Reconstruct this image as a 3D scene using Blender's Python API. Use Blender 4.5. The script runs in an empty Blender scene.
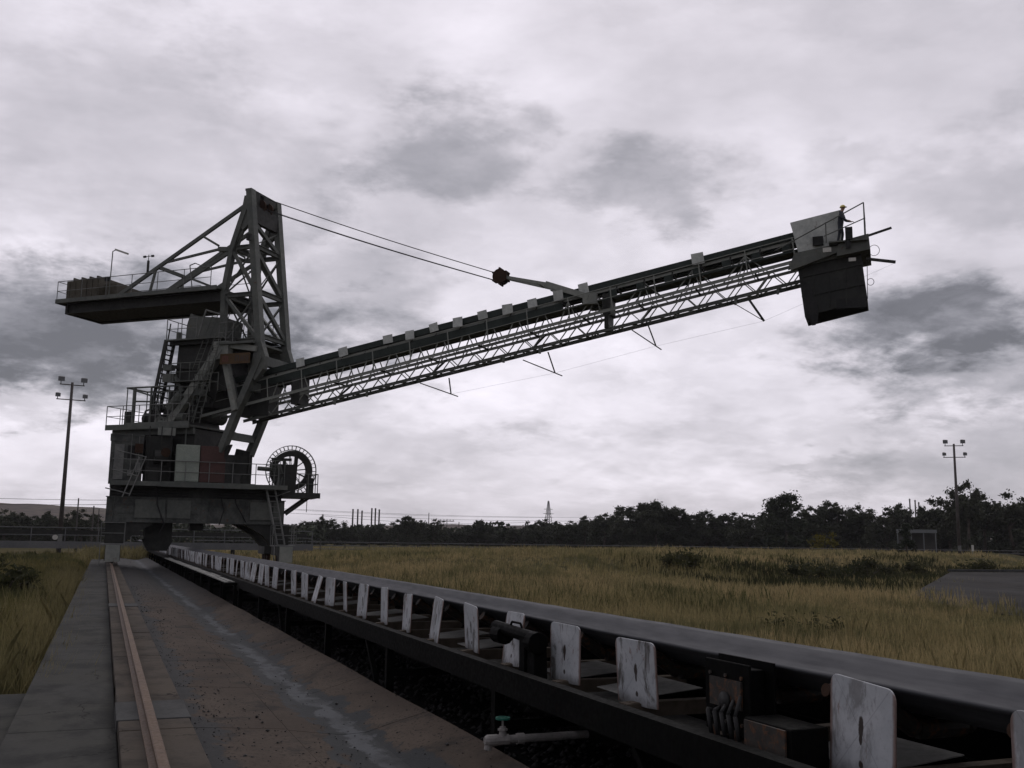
import bpy, math, random
import numpy as np
from mathutils import Vector, Matrix
R = math.radians
rnd = random.Random(7)
sc = bpy.context.scene
col = sc.collection

# ------------------------------------------------------------------ camera
PS, PT, RL = R(21.85), R(8.85), R(0.8)
fw = Vector((math.sin(PS)*math.cos(PT), math.cos(PS)*math.cos(PT), math.sin(PT)))
rt = Vector((math.cos(PS), -math.sin(PS), 0)); up = rt.cross(fw)
rr = rt*math.cos(RL)+up*math.sin(RL); uu = up*math.cos(RL)-rt*math.sin(RL)
cd = bpy.data.cameras.new('camera'); cam = bpy.data.objects.new('camera', cd); col.objects.link(cam)
cam.matrix_world = Matrix(((rr.x, uu.x, -fw.x, 0), (rr.y, uu.y, -fw.y, 0), (rr.z, uu.z, -fw.z, 1.65), (0, 0, 0, 1)))
cd.sensor_width = 36; cd.lens = 36*1000/1024; cd.clip_start = .05; cd.clip_end = 9000
sc.camera = cam
# ------------------------------------------------------------------ light
SUN_EL, SUN_AZ = 48, 30                     # degrees; azimuth clockwise from +Y
sc.view_settings.view_transform = 'Standard'; sc.view_settings.look = 'None'
sc.view_settings.exposure = 0.0; sc.view_settings.gamma = 1
sd = bpy.data.lights.new('sun', 'SUN'); sd.energy = .5; sd.angle = R(35); sd.color = (1, .96, .9)
sun = bpy.data.objects.new('sun', sd); col.objects.link(sun)
sdir = Vector((math.sin(R(SUN_AZ))*math.cos(R(SUN_EL)), math.cos(R(SUN_AZ))*math.cos(R(SUN_EL)), math.sin(R(SUN_EL))))
sun.rotation_euler = sdir.to_track_quat('Z', 'Y').to_euler(); sun.location = (0, 0, 60)

w = bpy.data.worlds.new('World'); sc.world = w; w.use_nodes = True
class NT:
    def __init__(s, t): s.t = t; s.t.nodes.clear()
    def n(s, typ, **k):
        nd = s.t.nodes.new(typ)
        for a, b in k.items(): setattr(nd, a, b)
        return nd
    def put(s, sock, v):
        if v is None: return
        if hasattr(v, 'is_output') or isinstance(v, bpy.types.NodeSocket): s.t.links.new(v, sock)
        else: sock.default_value = v
    def m(s, op, a, b=None, c=None, clamp=False):
        nd = s.n('ShaderNodeMath', operation=op, use_clamp=clamp)
        for i, v in enumerate((a, b, c)): s.put(nd.inputs[i], v)
        return nd.outputs[0]
    def v(s, op, a, b=None, out=0):
        nd = s.n('ShaderNodeVectorMath', operation=op)
        for i, x in enumerate((a, b)): s.put(nd.inputs[i], x)
        return nd.outputs[out]
    def noise(s, vec, scale, detail=4, rough=.55, dist=0, out=0):
        nd = s.n('ShaderNodeTexNoise'); s.put(nd.inputs['Vector'], vec)
        nd.inputs['Scale'].default_value = scale; nd.inputs['Detail'].default_value = detail
        nd.inputs['Roughness'].default_value = rough; nd.inputs['Distortion'].default_value = dist
        return nd.outputs[out]
    def rng(s, v, a, b, c=0., d=1., smooth=True):
        nd = s.n('ShaderNodeMapRange'); nd.interpolation_type = 'SMOOTHSTEP' if smooth else 'LINEAR'
        s.put(nd.inputs[0], v)
        for i, x in enumerate((a, b, c, d)): nd.inputs[i+1].default_value = x
        return nd.outputs[0]
    def mix(s, f, a, b):
        nd = s.n('ShaderNodeMix', data_type='RGBA'); s.put(nd.inputs[0], f)
        for i, x in ((6, a), (7, b)):
            if isinstance(x, (tuple, list)): x = (*x, 1) if len(x) == 3 else x
            s.put(nd.inputs[i], x)
        return nd.outputs[2]
    def xyz(s, v):
        nd = s.n('ShaderNodeSeparateXYZ'); s.put(nd.inputs[0], v); return nd.outputs
    def comb(s, x, y, z):
        nd = s.n('ShaderNodeCombineXYZ')
        for i, v in enumerate((x, y, z)): s.put(nd.inputs[i], v)
        return nd.outputs[0]
g = NT(w.node_tree)
tc = g.n('ShaderNodeTexCoord'); D = tc.outputs['Generated']
x, y, z = g.xyz(D)[:3]
zc = g.m('MAXIMUM', z, 0)
az = g.m('MULTIPLY', g.m('ARCTAN2', x, y), 57.2958)
el = g.m('MULTIPLY', g.m('ARCSINE', z), 57.2958)
pl = g.comb(g.m('DIVIDE', x, g.m('ADD', zc, .30)), g.m('DIVIDE', y, g.m('ADD', zc, .30)), g.m('MULTIPLY', z, 2.))
n1 = g.noise(pl, 2.0, 7, .55, .25)
n2 = g.noise(pl, 6.0, 6, .6, .2)
wn = g.noise(pl, 3.2, 5, .6, 0, 1)
wn2 = g.noise(pl, 10, 6, .65, 0, 1)
wv = g.v('ADD', g.v('MULTIPLY', g.v('SUBTRACT', wn, (.5, .5, .5)), (7, 4.0, 0)), g.v('MULTIPLY', g.v('SUBTRACT', wn2, (.5, .5, .5)), (4, 3, 0)))
ae = g.v('ADD', g.comb(az, el, 0), wv)
BL = [(-1.2, 20.1, 12.7, 6.0, -0.13), (8.9, 26.1, 6.0, 2.8, -0.1), (17.9, 21.8, 4.2, 2.8, -0.22), (30.2, 20.0, 5.2, 2.1, -0.22), (41.2, 20.7, 2.5, 0.9, -0.1), (-2.4, 10.6, 14.3, 3.6, -0.38), (-3.2, 9.2, 9.3, 2.2, -0.2), (5.9, 9.0, 3.9, 2.2, -0.1), (11.7, 14.2, 4.7, 3.9, -0.16), (48.0, 17.8, 5.0, 3.3, -0.14), (45.4, 11.5, 6.9, 2.3, -0.38), (47.5, 9.0, 7.2, 1.9, -0.26), (36.0, 10.1, 6.0, 3.3, -0.1), (26.4, 8.0, 12.7, 4.7, 0.2), (-3.8, 15.4, 6.6, 2.5, 0.12), (20.9, 25.2, 8.2, 3.9, 0.05), (-3.9, 4.7, 8.8, 3.0, 0.16), (35.6, 16.8, 11.0, 3.3, 0.08), (21.2, 5.0, 6.6, 1.1, -0.1), (15.6, 3.4, 8.8, 0.8, -0.08), (39.6, 4.3, 3.3, 0.7, -0.12), (32.6, 6.3, 9.9, 0.8, -0.07), (47.4, 3.9, 7.7, 2.5, -0.16), (28.1, 2.0, 16.5, 0.8, -0.05), (-4.5, 6.3, 3.9, 0.9, -0.1)]
L = g.m('ADD', g.m('MULTIPLY', g.m('SUBTRACT', g.rng(n1, .28, .72), .5), .20), .60)
ntex = g.rng(g.noise(pl, 7.0, 7, .62, .3), .32, .62, .78, 1.08)
fb = g.m('MULTIPLY', g.m('SUBTRACT', g.noise(pl, 6.5, 9, .60, .15), .5), 2.6)
bil = g.m('ABSOLUTE', g.m('SUBTRACT', g.noise(pl, 5.0, 8, .55, .1), .5)); L = g.m('ADD', L, g.m('MULTIPLY', g.m('SUBTRACT', bil, .09), .24))
sh_ = g.rng(g.noise(pl, 3.1, 9, .58, .1), .50, .57); L = g.m('SUBTRACT', L, g.m('MULTIPLY', sh_, .035))
L = g.m('ADD', L, g.m('MULTIPLY', g.m('SUBTRACT', n2, .5), .11))
for a, e, wa, we, amp in BL:
    d = g.v('LENGTH', g.v('DIVIDE', g.v('SUBTRACT', ae, (a, e, 0)), (wa, we, 1)), None, 1)
    mk = g.rng(g.m('ADD', d, fb), 1.42, .42, 0, amp*(1.75 if amp < 0 else 1.1))
    L = g.m('MULTIPLY', L, g.m('ADD', 1.0, g.m('MULTIPLY', mk, ntex) if amp < 0 else mk))
L = g.m('MAXIMUM', L, .13)
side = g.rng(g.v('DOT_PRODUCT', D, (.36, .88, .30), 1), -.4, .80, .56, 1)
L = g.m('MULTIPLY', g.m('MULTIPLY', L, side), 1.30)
cc = g.mix(g.rng(L, .12, .7), (.95, .945, 1.06), (1.0, .95, 1.04))
cloud = g.v('SCALE', cc, None); cloud.node.inputs['Scale'].default_value = 1; g.t.links.new(L, cloud.node.inputs['Scale'])
sky = g.n('ShaderNodeTexSky', sky_type='NISHITA', sun_disc=False)
sky.sun_elevation = R(SUN_EL); sky.sun_rotation = R(SUN_AZ)
skyc = g.v('MULTIPLY', sky.outputs[0], (.08, .08, .08))
ground_dark = g.rng(z, -.02, 0, 0, 1)
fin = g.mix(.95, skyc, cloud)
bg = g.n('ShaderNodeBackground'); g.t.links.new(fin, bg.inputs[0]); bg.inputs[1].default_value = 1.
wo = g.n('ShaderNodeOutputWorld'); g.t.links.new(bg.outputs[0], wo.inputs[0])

# ------------------------------------------------------------------ materials
def base_mat(name):
    m = bpy.data.materials.new(name); m.use_nodes = True
    t = NT(m.node_tree); b = t.n('ShaderNodeBsdfPrincipled'); o = t.n('ShaderNodeOutputMaterial')
    t.t.links.new(b.outputs[0], o.inputs[0]); return m, t, b
def bump(t, b, h, strength=.4, dist=.01):
    nd = t.n('ShaderNodeBump'); nd.inputs['Strength'].default_value = strength; nd.inputs['Distance'].default_value = dist
    t.put(nd.inputs['Height'], h); t.t.links.new(nd.outputs[0], b.inputs['Normal'])
def weathered(name,  c1, c2, rust=(.10, .045, .022), ra=.55, rough=.6, scale=1.5, metal=0., fine=14):
    m, t, b = base_mat(name)
    P = t.n('ShaderNodeNewGeometry').outputs['Position']
    a = t.noise(P, scale, 6, .62); f = t.noise(P, fine, 5, .65); q = t.noise(P, scale*2.3, 6, .7, .4)
    c = t.mix(t.rng(a, .3, .7), c1, c2)
    c = t.mix(t.m('MULTIPLY', t.rng(f, .35, .75), .35), c, tuple(v*.55 for v in c1))
    c = t.mix(t.m('MULTIPLY', t.rng(q, ra, ra+.12), .85), c, rust)
    t.put(b.inputs['Base Color'], c)
    t.put(b.inputs['Roughness'], t.rng(f, .2, .8, rough-.12, rough+.15)); b.inputs['Metallic'].default_value = metal; b.inputs['Specular IOR Level'].default_value = .22
    bump(t, b, f, .25, .004)
    return m
M = {}
M['steel'] = weathered('grey_paint', (.085, .092, .085), (.13, .135, .12), ra=.62, scale=.8, fine=6)
M['steel_dark'] = weathered('dark_sooty_steel', (.022, .023, .021), (.04, .04, .036), ra=.66, scale=.9, fine=6)
M['steel_pale'] = weathered('pale_paint', (0.1904, 0.2016, 0.1848), (0.2576, 0.2632, 0.2352), ra=.6, scale=1.1, fine=7)
M['galv'] = weathered('galvanised', (0.1140, 0.1187, 0.1140), (0.1900, 0.1900, 0.1805), ra=.7, rough=.45, scale=2, fine=9)
M['board'] = weathered('plate_on_boom', (0.3630, 0.3795, 0.3630), (0.5445, 0.5610, 0.5280), ra=.6, scale=1.7, fine=9)
M['cab_white'] = weathered('cabinet_cream', (.24, .27, .235), (.30, .325, .28), ra=.72, scale=1.2)
M['cab_brown'] = weathered('cabinet_brown', (.065, .035, .03), (.09, .045, .04), ra=.75, scale=1.2)
M['house'] = weathered('mottled_house', (.04, .043, .042), (.11, .115, .105), ra=.58, scale=1.6)
M['rust'] = weathered('rust', (0.0450, 0.0225, 0.0126), (0.0270, 0.0135, 0.0090), ra=.6, rough=.8, scale=6, fine=30)
M['railtop'] = weathered('rail_steel', (.105, .064, .038), (.080, .048, .029), rust=(.04, .022, .014), ra=.60, rough=.6, scale=3, fine=30)

M['rope'] = weathered('rope', (.03, .03, .032), (.045, .045, .045), ra=.8)
M['pulley_green'] = weathered('green_black', (.02, .028, .024), (.035, .045, .04), ra=.75)
M['rubber'] = weathered('black_rubber', (.018, .018, .018), (.03, .03, .03), ra=.9, rough=.7)
M['ctw'] = weathered('ballast_blocks', (.055, .048, .035), (.09, .08, .06), ra=.6, scale=1.4)
M['wood_dark'] = weathered('dark_timber', (0.0700, 0.0560, 0.0420), (0.1120, 0.0910, 0.0700), ra=.7, scale=3, rough=.85)
M['plank'] = weathered('grey_planks', (0.1650, 0.1650, 0.1568), (0.2310, 0.2310, 0.2145), ra=.7, scale=2.2, rough=.8)
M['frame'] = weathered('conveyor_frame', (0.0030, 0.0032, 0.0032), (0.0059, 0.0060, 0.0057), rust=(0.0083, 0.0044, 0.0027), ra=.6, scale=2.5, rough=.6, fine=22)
M['roller'] = weathered('roller', (0.0250, 0.0225, 0.0200), (0.0450, 0.0400, 0.0350), ra=.5, scale=6)
M['valve_green'] = weathered('green_paint', (.012, .085, .062), (.02, .13, .095), ra=.75, scale=20)
M['pipe_pvc'] = weathered('pipe', (0.1820, 0.1750, 0.1680), (0.2520, 0.2380, 0.2240), rust=(0.0840, 0.0630, 0.0490), ra=.62, scale=9, fine=40)
M['pole'] = weathered('pole', (.05, .045, .042), (.08, .07, .065), ra=.8, scale=1)
M['far_metal'] = weathered('far_metal', (.10, .105, .11), (.15, .15, .15), ra=.8, scale=.6)
M['far_roof'] = weathered('far_roof', (.13, .14, .145), (.18, .19, .19), ra=.8, scale=.4)
M['wall_far'] = weathered('far_wall', (.05, .05, .048), (.08, .078, .07), ra=.9, scale=.4)
def simple(name, c, rough=.6, emit=None):
    m, t, b = base_mat(name); P = t.n('ShaderNodeNewGeometry').outputs['Position']
    f = t.noise(P, 18, 4)
    t.put(b.inputs['Base Color'], t.mix(t.rng(f, .3, .7), tuple(v*.85 for v in c), tuple(min(1, v*1.12) for v in c)))
    b.inputs['Roughness'].default_value = rough; return m
M['skin'] = simple('skin', (.30, .17, .12)); M['cloth'] = simple('navy_workwear', (.022, .026, .036), .85)
M['boot'] = simple('boot', (.02, .015, .012)); M['helmet'] = simple('yellow_helmet', (.62, .52, .16), .35)
M['sign'] = weathered('orange_sign', (.085, .048, .018), (.065, .036, .014), rust=(.03, .022, .016), ra=.58, scale=3)
M['sign_mark'] = simple('sign_mark', (.09, .022, .012)); M['sign_dark'] = simple('sign_dark', (.03, .018, .012))
M['lamp_glass'] = simple('lamp_glass', (.10, .105, .11), .4); M['led'] = simple('pale_fitting', (.45, .44, .40), .5)

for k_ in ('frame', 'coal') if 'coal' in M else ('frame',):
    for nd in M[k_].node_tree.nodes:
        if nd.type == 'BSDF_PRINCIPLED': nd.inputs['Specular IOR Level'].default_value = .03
# board with bolt slot, rust and scrapes, in the plate's own coordinates
def plate_mat():
    m, t, b = base_mat('idler_plate_paint')
    O = t.n('ShaderNodeTexCoord').outputs['Object']; oi = t.n('ShaderNodeObjectInfo').outputs['Random']
    ofs = t.v('ADD', O, t.comb(t.m('MULTIPLY', oi, 37), t.m('MULTIPLY', oi, 91), t.m('MULTIPLY', oi, 13)))
    a = t.noise(ofs, 3.2, 6, .65); f = t.noise(ofs, 26, 5, .7); st = t.noise(t.v('MULTIPLY', ofs, (1, 1.5, .8)), 3.4, 6, .68, .5)
    x, y, z = t.xyz(O)[:3]
    c = t.mix(t.rng(a, .3, .75), (.30, .32, .34), (.42, .43, .45))
    c = t.mix(t.m('MULTIPLY', t.rng(f, .5, .8), .4), c, (.14, .14, .14))
    # diagonal creases running out of the centre
    dg = t.m('MINIMUM', t.m('ABSOLUTE', t.m('SUBTRACT', y, z)), t.m('ABSOLUTE', t.m('ADD', y, z)))
    c = t.mix(t.m('MULTIPLY', t.rng(t.m('ADD', dg, t.m('MULTIPLY', f, .006)), .010, .003), .4), c, (.13, .13, .14))
    dirt = t.m('MULTIPLY', t.rng(st, .50, .62), t.rng(t.m('ADD', oi, 0), .05, .8, .35, 1, False))
    c = t.mix(dirt, c, (.055, .05, .045)); rz_ = t.noise(t.v('MULTIPLY', ofs, (1, 2.2, 1.1)), 5, 6, .7); c = t.mix(t.m('MULTIPLY', t.rng(rz_, .60, .68), .7), c, (.12, .05, .025))
    low = t.rng(t.m('ADD', z, t.m('MULTIPLY', a, .22)), -.02, -.17)
    c = t.mix(t.m('MULTIPLY', low, .75), c, (.05, .045, .04))
    def spot(cy, cz, ry, rz):
        q = t.m('ADD', t.m('POWER', t.m('DIVIDE', t.m('SUBTRACT', y, cy), ry), 2), t.m('POWER', t.m('DIVIDE', t.m('SUBTRACT', z, cz), rz), 2))
        return t.rng(t.m('ADD', q, t.m('MULTIPLY', t.m('SUBTRACT', f, .5), 2.2)), 1.3, .6)
    for s in ((0, .02, .022, .05), (.002, -.035, .014, .03), (0, -.155, .018, .02)): c = t.mix(spot(*s), c, (.022, .014, .01))
    ed = t.m('MAXIMUM', t.m('ABSOLUTE', y), t.m('ABSOLUTE', z))
    c = t.mix(t.m('MULTIPLY', t.rng(t.m('ADD', ed, t.m('MULTIPLY', a, .04)), .262, .285), .8), c, (.11, .05, .03))
    t.put(b.inputs['Base Color'], c); t.put(b.inputs['Roughness'], t.rng(f, .3, .8, .5, .8)); bump(t, b, f, .3, .003)
    return m
M['plate'] = plate_mat()
def belt_mat():
    m, t, b = base_mat('conveyor_belt_rubber')
    P = t.n('ShaderNodeNewGeometry').outputs['Position']
    s = t.noise(t.v('MULTIPLY', P, (9, .12, 3)), 1.2, 6, .6); f = t.noise(t.v('MULTIPLY', P, (3, .4, 2)), 6, 5, .6)
    c = t.mix(t.rng(s, .3, .7), (.048, .050, .056), (.075, .076, .082)); c = t.mix(t.m('MULTIPLY', t.rng(f, .4, .8), .35), c, (.028, .028, .031))
    t.put(b.inputs['Base Color'], c); t.put(b.inputs['Roughness'], t.rng(f, .2, .8, .6, .8)); b.inputs['Specular IOR Level'].default_value = .2; bump(t, b, f, .05, .002); return m
M['belt'] = belt_mat()
def conc(name, c1, c2, dark, sc_=1., spec=.75):
    m, t, b = base_mat(name); P = t.n('ShaderNodeNewGeometry').outputs['Position']
    Q = t.v('MULTIPLY', P, (1, .45, 1))
    a = t.noise(Q, .8*sc_, 7, .62); f = t.noise(P, 22, 6, .7); st = t.noise(t.v('MULTIPLY', P, (1.3, 1.0, 1)), 1.1, 8, .68, .3)
    k = t.noise(P, 60, 2, .5)
    c = t.mix(t.rng(a, .3, .7), c1, c2); c = t.mix(t.m('MULTIPLY', t.rng(st, .44, .66), .9), c, dark); s2 = t.noise(P, .45, 6, .7, .5); c = t.mix(t.m('MULTIPLY', t.rng(s2, .52, .62), .55), c, dark)
    c = t.mix(t.m('MULTIPLY', t.rng(f, .35, .8), .35), c, dark); c = t.mix(t.m('MULTIPLY', t.rng(k, .68, .74), .6), c, tuple(v*.35 for v in dark))
    vr = t.n('ShaderNodeTexVoronoi', feature='DISTANCE_TO_EDGE'); t.put(vr.inputs['Vector'], t.v('ADD', P, t.v('MULTIPLY', t.noise(P, 1.7, 5, .6, 0, 1), (.8, .8, .8)))); vr.inputs['Scale'].default_value = .55
    c = t.mix(t.m('MULTIPLY', t.rng(vr.outputs[0], .006, .002), t.rng(a, .42, .55)), c, tuple(v*.3 for v in dark))
    if name.startswith('walk'):
        xx_ = t.xyz(P)[0]; ed = t.rng(t.m('ADD', xx_, t.m('MULTIPLY', t.m('SUBTRACT', s2, .5), .35)), .06, .2); c = t.mix(t.m('MULTIPLY', ed, .6), c, tuple(v*.5 for v in dark))
    t.put(b.inputs['Base Color'], c); t.put(b.inputs['Roughness'], t.rng(a, .3, .7, spec, spec+.2)); b.inputs['Specular IOR Level'].default_value = .08; bump(t, b, f, .4, .006); return m
M['walk'] = conc('walkway_concrete', (0.0411, 0.0411, 0.0377), (0.0555, 0.0546, 0.0483), (0.0217, 0.0222, 0.0213))
M['plinth'] = conc('plinth_concrete', (.062, .052, .042), (.082, .069, .056), (.032, .027, .023), 1.4)
M['patch'] = conc('patch_concrete', (0.0605, 0.0630, 0.0630), (0.0756, 0.0756, 0.0731), (0.0353, 0.0353, 0.0353), 2)
M['slabfar'] = conc('old_slab', (.020, .018, .0165), (.030, .027, .024), (.011, .0105, .010), .4)
def channel():
    m, t, b = base_mat('drain_channel_concrete'); P = t.n('ShaderNodeNewGeometry').outputs['Position']
    x, y, z = t.xyz(P)[:3]
    Q = t.v('MULTIPLY', P, (1, .5, 1))
    a = t.noise(Q, 1.0, 6, .62); e = t.noise(t.v('MULTIPLY', P, (1, .62, 1)), 3.2, 7, .68, .3); f = t.noise(P, 24, 6, .7); k = t.noise(P, 34, 3, .5)
    c = t.mix(t.rng(a, .3, .72), (.052, .041, .033), (.082, .065, .052))
    c = t.mix(t.m('MULTIPLY', t.rng(f, .4, .8), .4), c, (.022, .019, .017))
    sp = t.m('MULTIPLY', t.rng(k, .60, .64), t.rng(a, .38, .55)); c = t.mix(t.m('MULTIPLY', sp, .8), c, (.009, .009, .009))
    st = t.noise(t.v('MULTIPLY', P, (1.1, 1.0, 1)), 1.3, 8, .68, .3); c = t.mix(t.m('MULTIPLY', t.rng(st, .50, .66), .75), c, (.022, .021, .020))
    xw = t.m('ADD', x, t.m('MULTIPLY', t.m('SUBTRACT', e, .5), 1.0)); xw = t.m('ADD', xw, t.m('MULTIPLY', t.m('SUBTRACT', a, .5), .6))
    wet = t.rng(t.m('ABSOLUTE', t.m('SUBTRACT', xw, 2.23)), .33, .25)
    strip = t.rng(xw, 1.10, 1.0); far = t.m('MULTIPLY', t.rng(t.m('ADD', y, t.m('MULTIPLY', a, 14)), 30, 46), .75)
    W = t.m('MAXIMUM', t.m('MAXIMUM', wet, t.m('MULTIPLY', strip, .85)), far)
    lite = t.m('MULTIPLY', t.rng(t.m('ABSOLUTE', t.m('SUBTRACT', t.m('ADD', x, t.m('MULTIPLY', t.m('SUBTRACT', e, .5), .8)), 2.27)), .12, .05), t.rng(a, .40, .55))
    wc = t.mix(t.rng(e, .35, .7), (.012, .014, .016), (.022, .024, .026)); wc = t.mix(lite, wc, (.06, .064, .07))
    c = t.mix(W, c, wc); t.put(b.inputs['Base Color'], c)
    t.put(b.inputs['Roughness'], t.m('SUBTRACT', .9, t.m('MULTIPLY', W, .25))); b.inputs['Specular IOR Level'].default_value = .10; bump(t, b, f, .5, .007); return m
M['channel'] = channel()
def soil():
    m, t, b = base_mat('field_ground'); P = t.n('ShaderNodeNewGeometry').outputs['Position']
    a = t.noise(P, .05, 6, .6); d = t.noise(P, .35, 6, .65); f = t.noise(P, 5, 6, .7)
    c = t.mix(t.rng(a, .35, .65), (.085, .066, .026), (.062, .054, .022)); c = t.mix(t.rng(d, .42, .68), c, (.045, .042, .018))
    c = t.mix(t.m('MULTIPLY', t.rng(f, .4, .75), .6), c, (.04, .034, .018))
    x, y, z = t.xyz(P)[:3]
    pit = t.m('MULTIPLY', t.rng(x, 2.6, 2.9), t.rng(x, 5.6, 5.2)); c = t.mix(pit, c, (.008, .008, .008))  # shade beneath the conveyor painted into the ground colour as near-black
    t.put(b.inputs['Base Color'], c); b.inputs['Roughness'].default_value = .95; b.inputs['Specular IOR Level'].default_value = .03; bump(t, b, f, .8, .05); return m
M['soil'] = soil()
def grassm(name, c1, c2, c3):
    m, t, b = base_mat(name); P = t.n('ShaderNodeNewGeometry').outputs['Position']
    PY = t.v('MULTIPLY', P, (1, .45, 1)); a = t.noise(PY, .075, 6, .62, .6); d = t.noise(PY, .30, 6, .68, .5); e = t.noise(t.v('MULTIPLY', P, (1, .5, 1)), 1.6, 5, .7); f = t.noise(P, 9, 3, .6)
    c = t.mix(t.rng(a, .42, .56), c1, c2); c = t.mix(t.m('MULTIPLY', t.rng(d, .48, .60), .85), c, c3); c = t.mix(t.m('MULTIPLY', t.rng(e, .50, .64), .55), c, tuple(v*.5 for v in c3)); c = t.mix(t.m('MULTIPLY', t.rng(f, .35, .7), .5), c, tuple(v*.5 for v in c3))
    t.put(b.inputs['Base Color'], c); b.inputs['Roughness'].default_value = .8; b.inputs['Specular IOR Level'].default_value = .2
    tl = t.n('ShaderNodeBsdfTranslucent'); t.put(tl.inputs[0], c); mx = t.n('ShaderNodeMixShader'); mx.inputs[0].default_value = .45
    t.t.links.new(b.outputs[0], mx.inputs[1]); t.t.links.new(tl.outputs[0], mx.inputs[2]); o = [q for q in t.t.nodes if q.type == 'OUTPUT_MATERIAL'][0]; t.t.links.new(mx.outputs[0], o.inputs[0]); return m
M['grass'] = grassm('dry_grass', (.42, .33, .17), (.30, .25, .12), (.13, .13, .06))
M['grass_left'] = grassm('green_yellow_grass', (.125, .12, .045), (.20, .17, .07), (.055, .06, .028))
M['straw'] = grassm('straw_grass', (.30, .25, .12), (.24, .205, .10), (.13, .12, .055))
M['weedgreen'] = grassm('green_clumps', (.095, .10, .04), (.12, .115, .05), (.06, .065, .028))
M['weed'] = grassm('weeds', (.04, .045, .02), (.055, .055, .024), (.03, .032, .016))
def leafm(name, c1, c2):
    m, t, b = base_mat(name); P = t.n('ShaderNodeNewGeometry').outputs['Position']
    a = t.noise(P, .6, 4, .6); f = t.noise(P, 7, 2)
    c = t.mix(t.rng(a, .35, .65), c1, c2); c = t.mix(t.m('MULTIPLY', t.rng(f, .4, .7), .4), c, tuple(v*.5 for v in c1))
    t.put(b.inputs['Base Color'], c); b.inputs['Roughness'].default_value = .65; b.inputs['Specular IOR Level'].default_value = .05; return m
M['coal'] = simple('coal', (.014, .013, .013), .8)
M['leaf'] = leafm('eucalypt_leaves', (.042, .048, .032), (.066, .071, .048)); M['leaf2'] = leafm('dense_leaves', (.034, .042, .028), (.052, .060, .038))
M['leafy'] = leafm('yellow_flowering_leaves', (.16, .13, .02), (.09, .085, .02)); M['bark'] = weathered('bark', (.06, .05, .042), (.10, .085, .07), ra=.9, rough=.9)
def hillm():
    m, t, b = base_mat('hill_scrub'); P = t.n('ShaderNodeNewGeometry').outputs['Position']
    a = t.noise(P, .012, 6, .65); f = t.noise(P, .1, 5, .7)
    c = t.mix(t.rng(a, .35, .65), (.085, .07, .062), (.13, .11, .085)); c = t.mix(t.rng(f, .45, .65), c, (.055, .05, .045))
    t.put(b.inputs['Base Color'], c); b.inputs['Roughness'].default_value = .95; b.inputs['Specular IOR Level'].default_value = .03; return m
M['hill'] = hillm()

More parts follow.
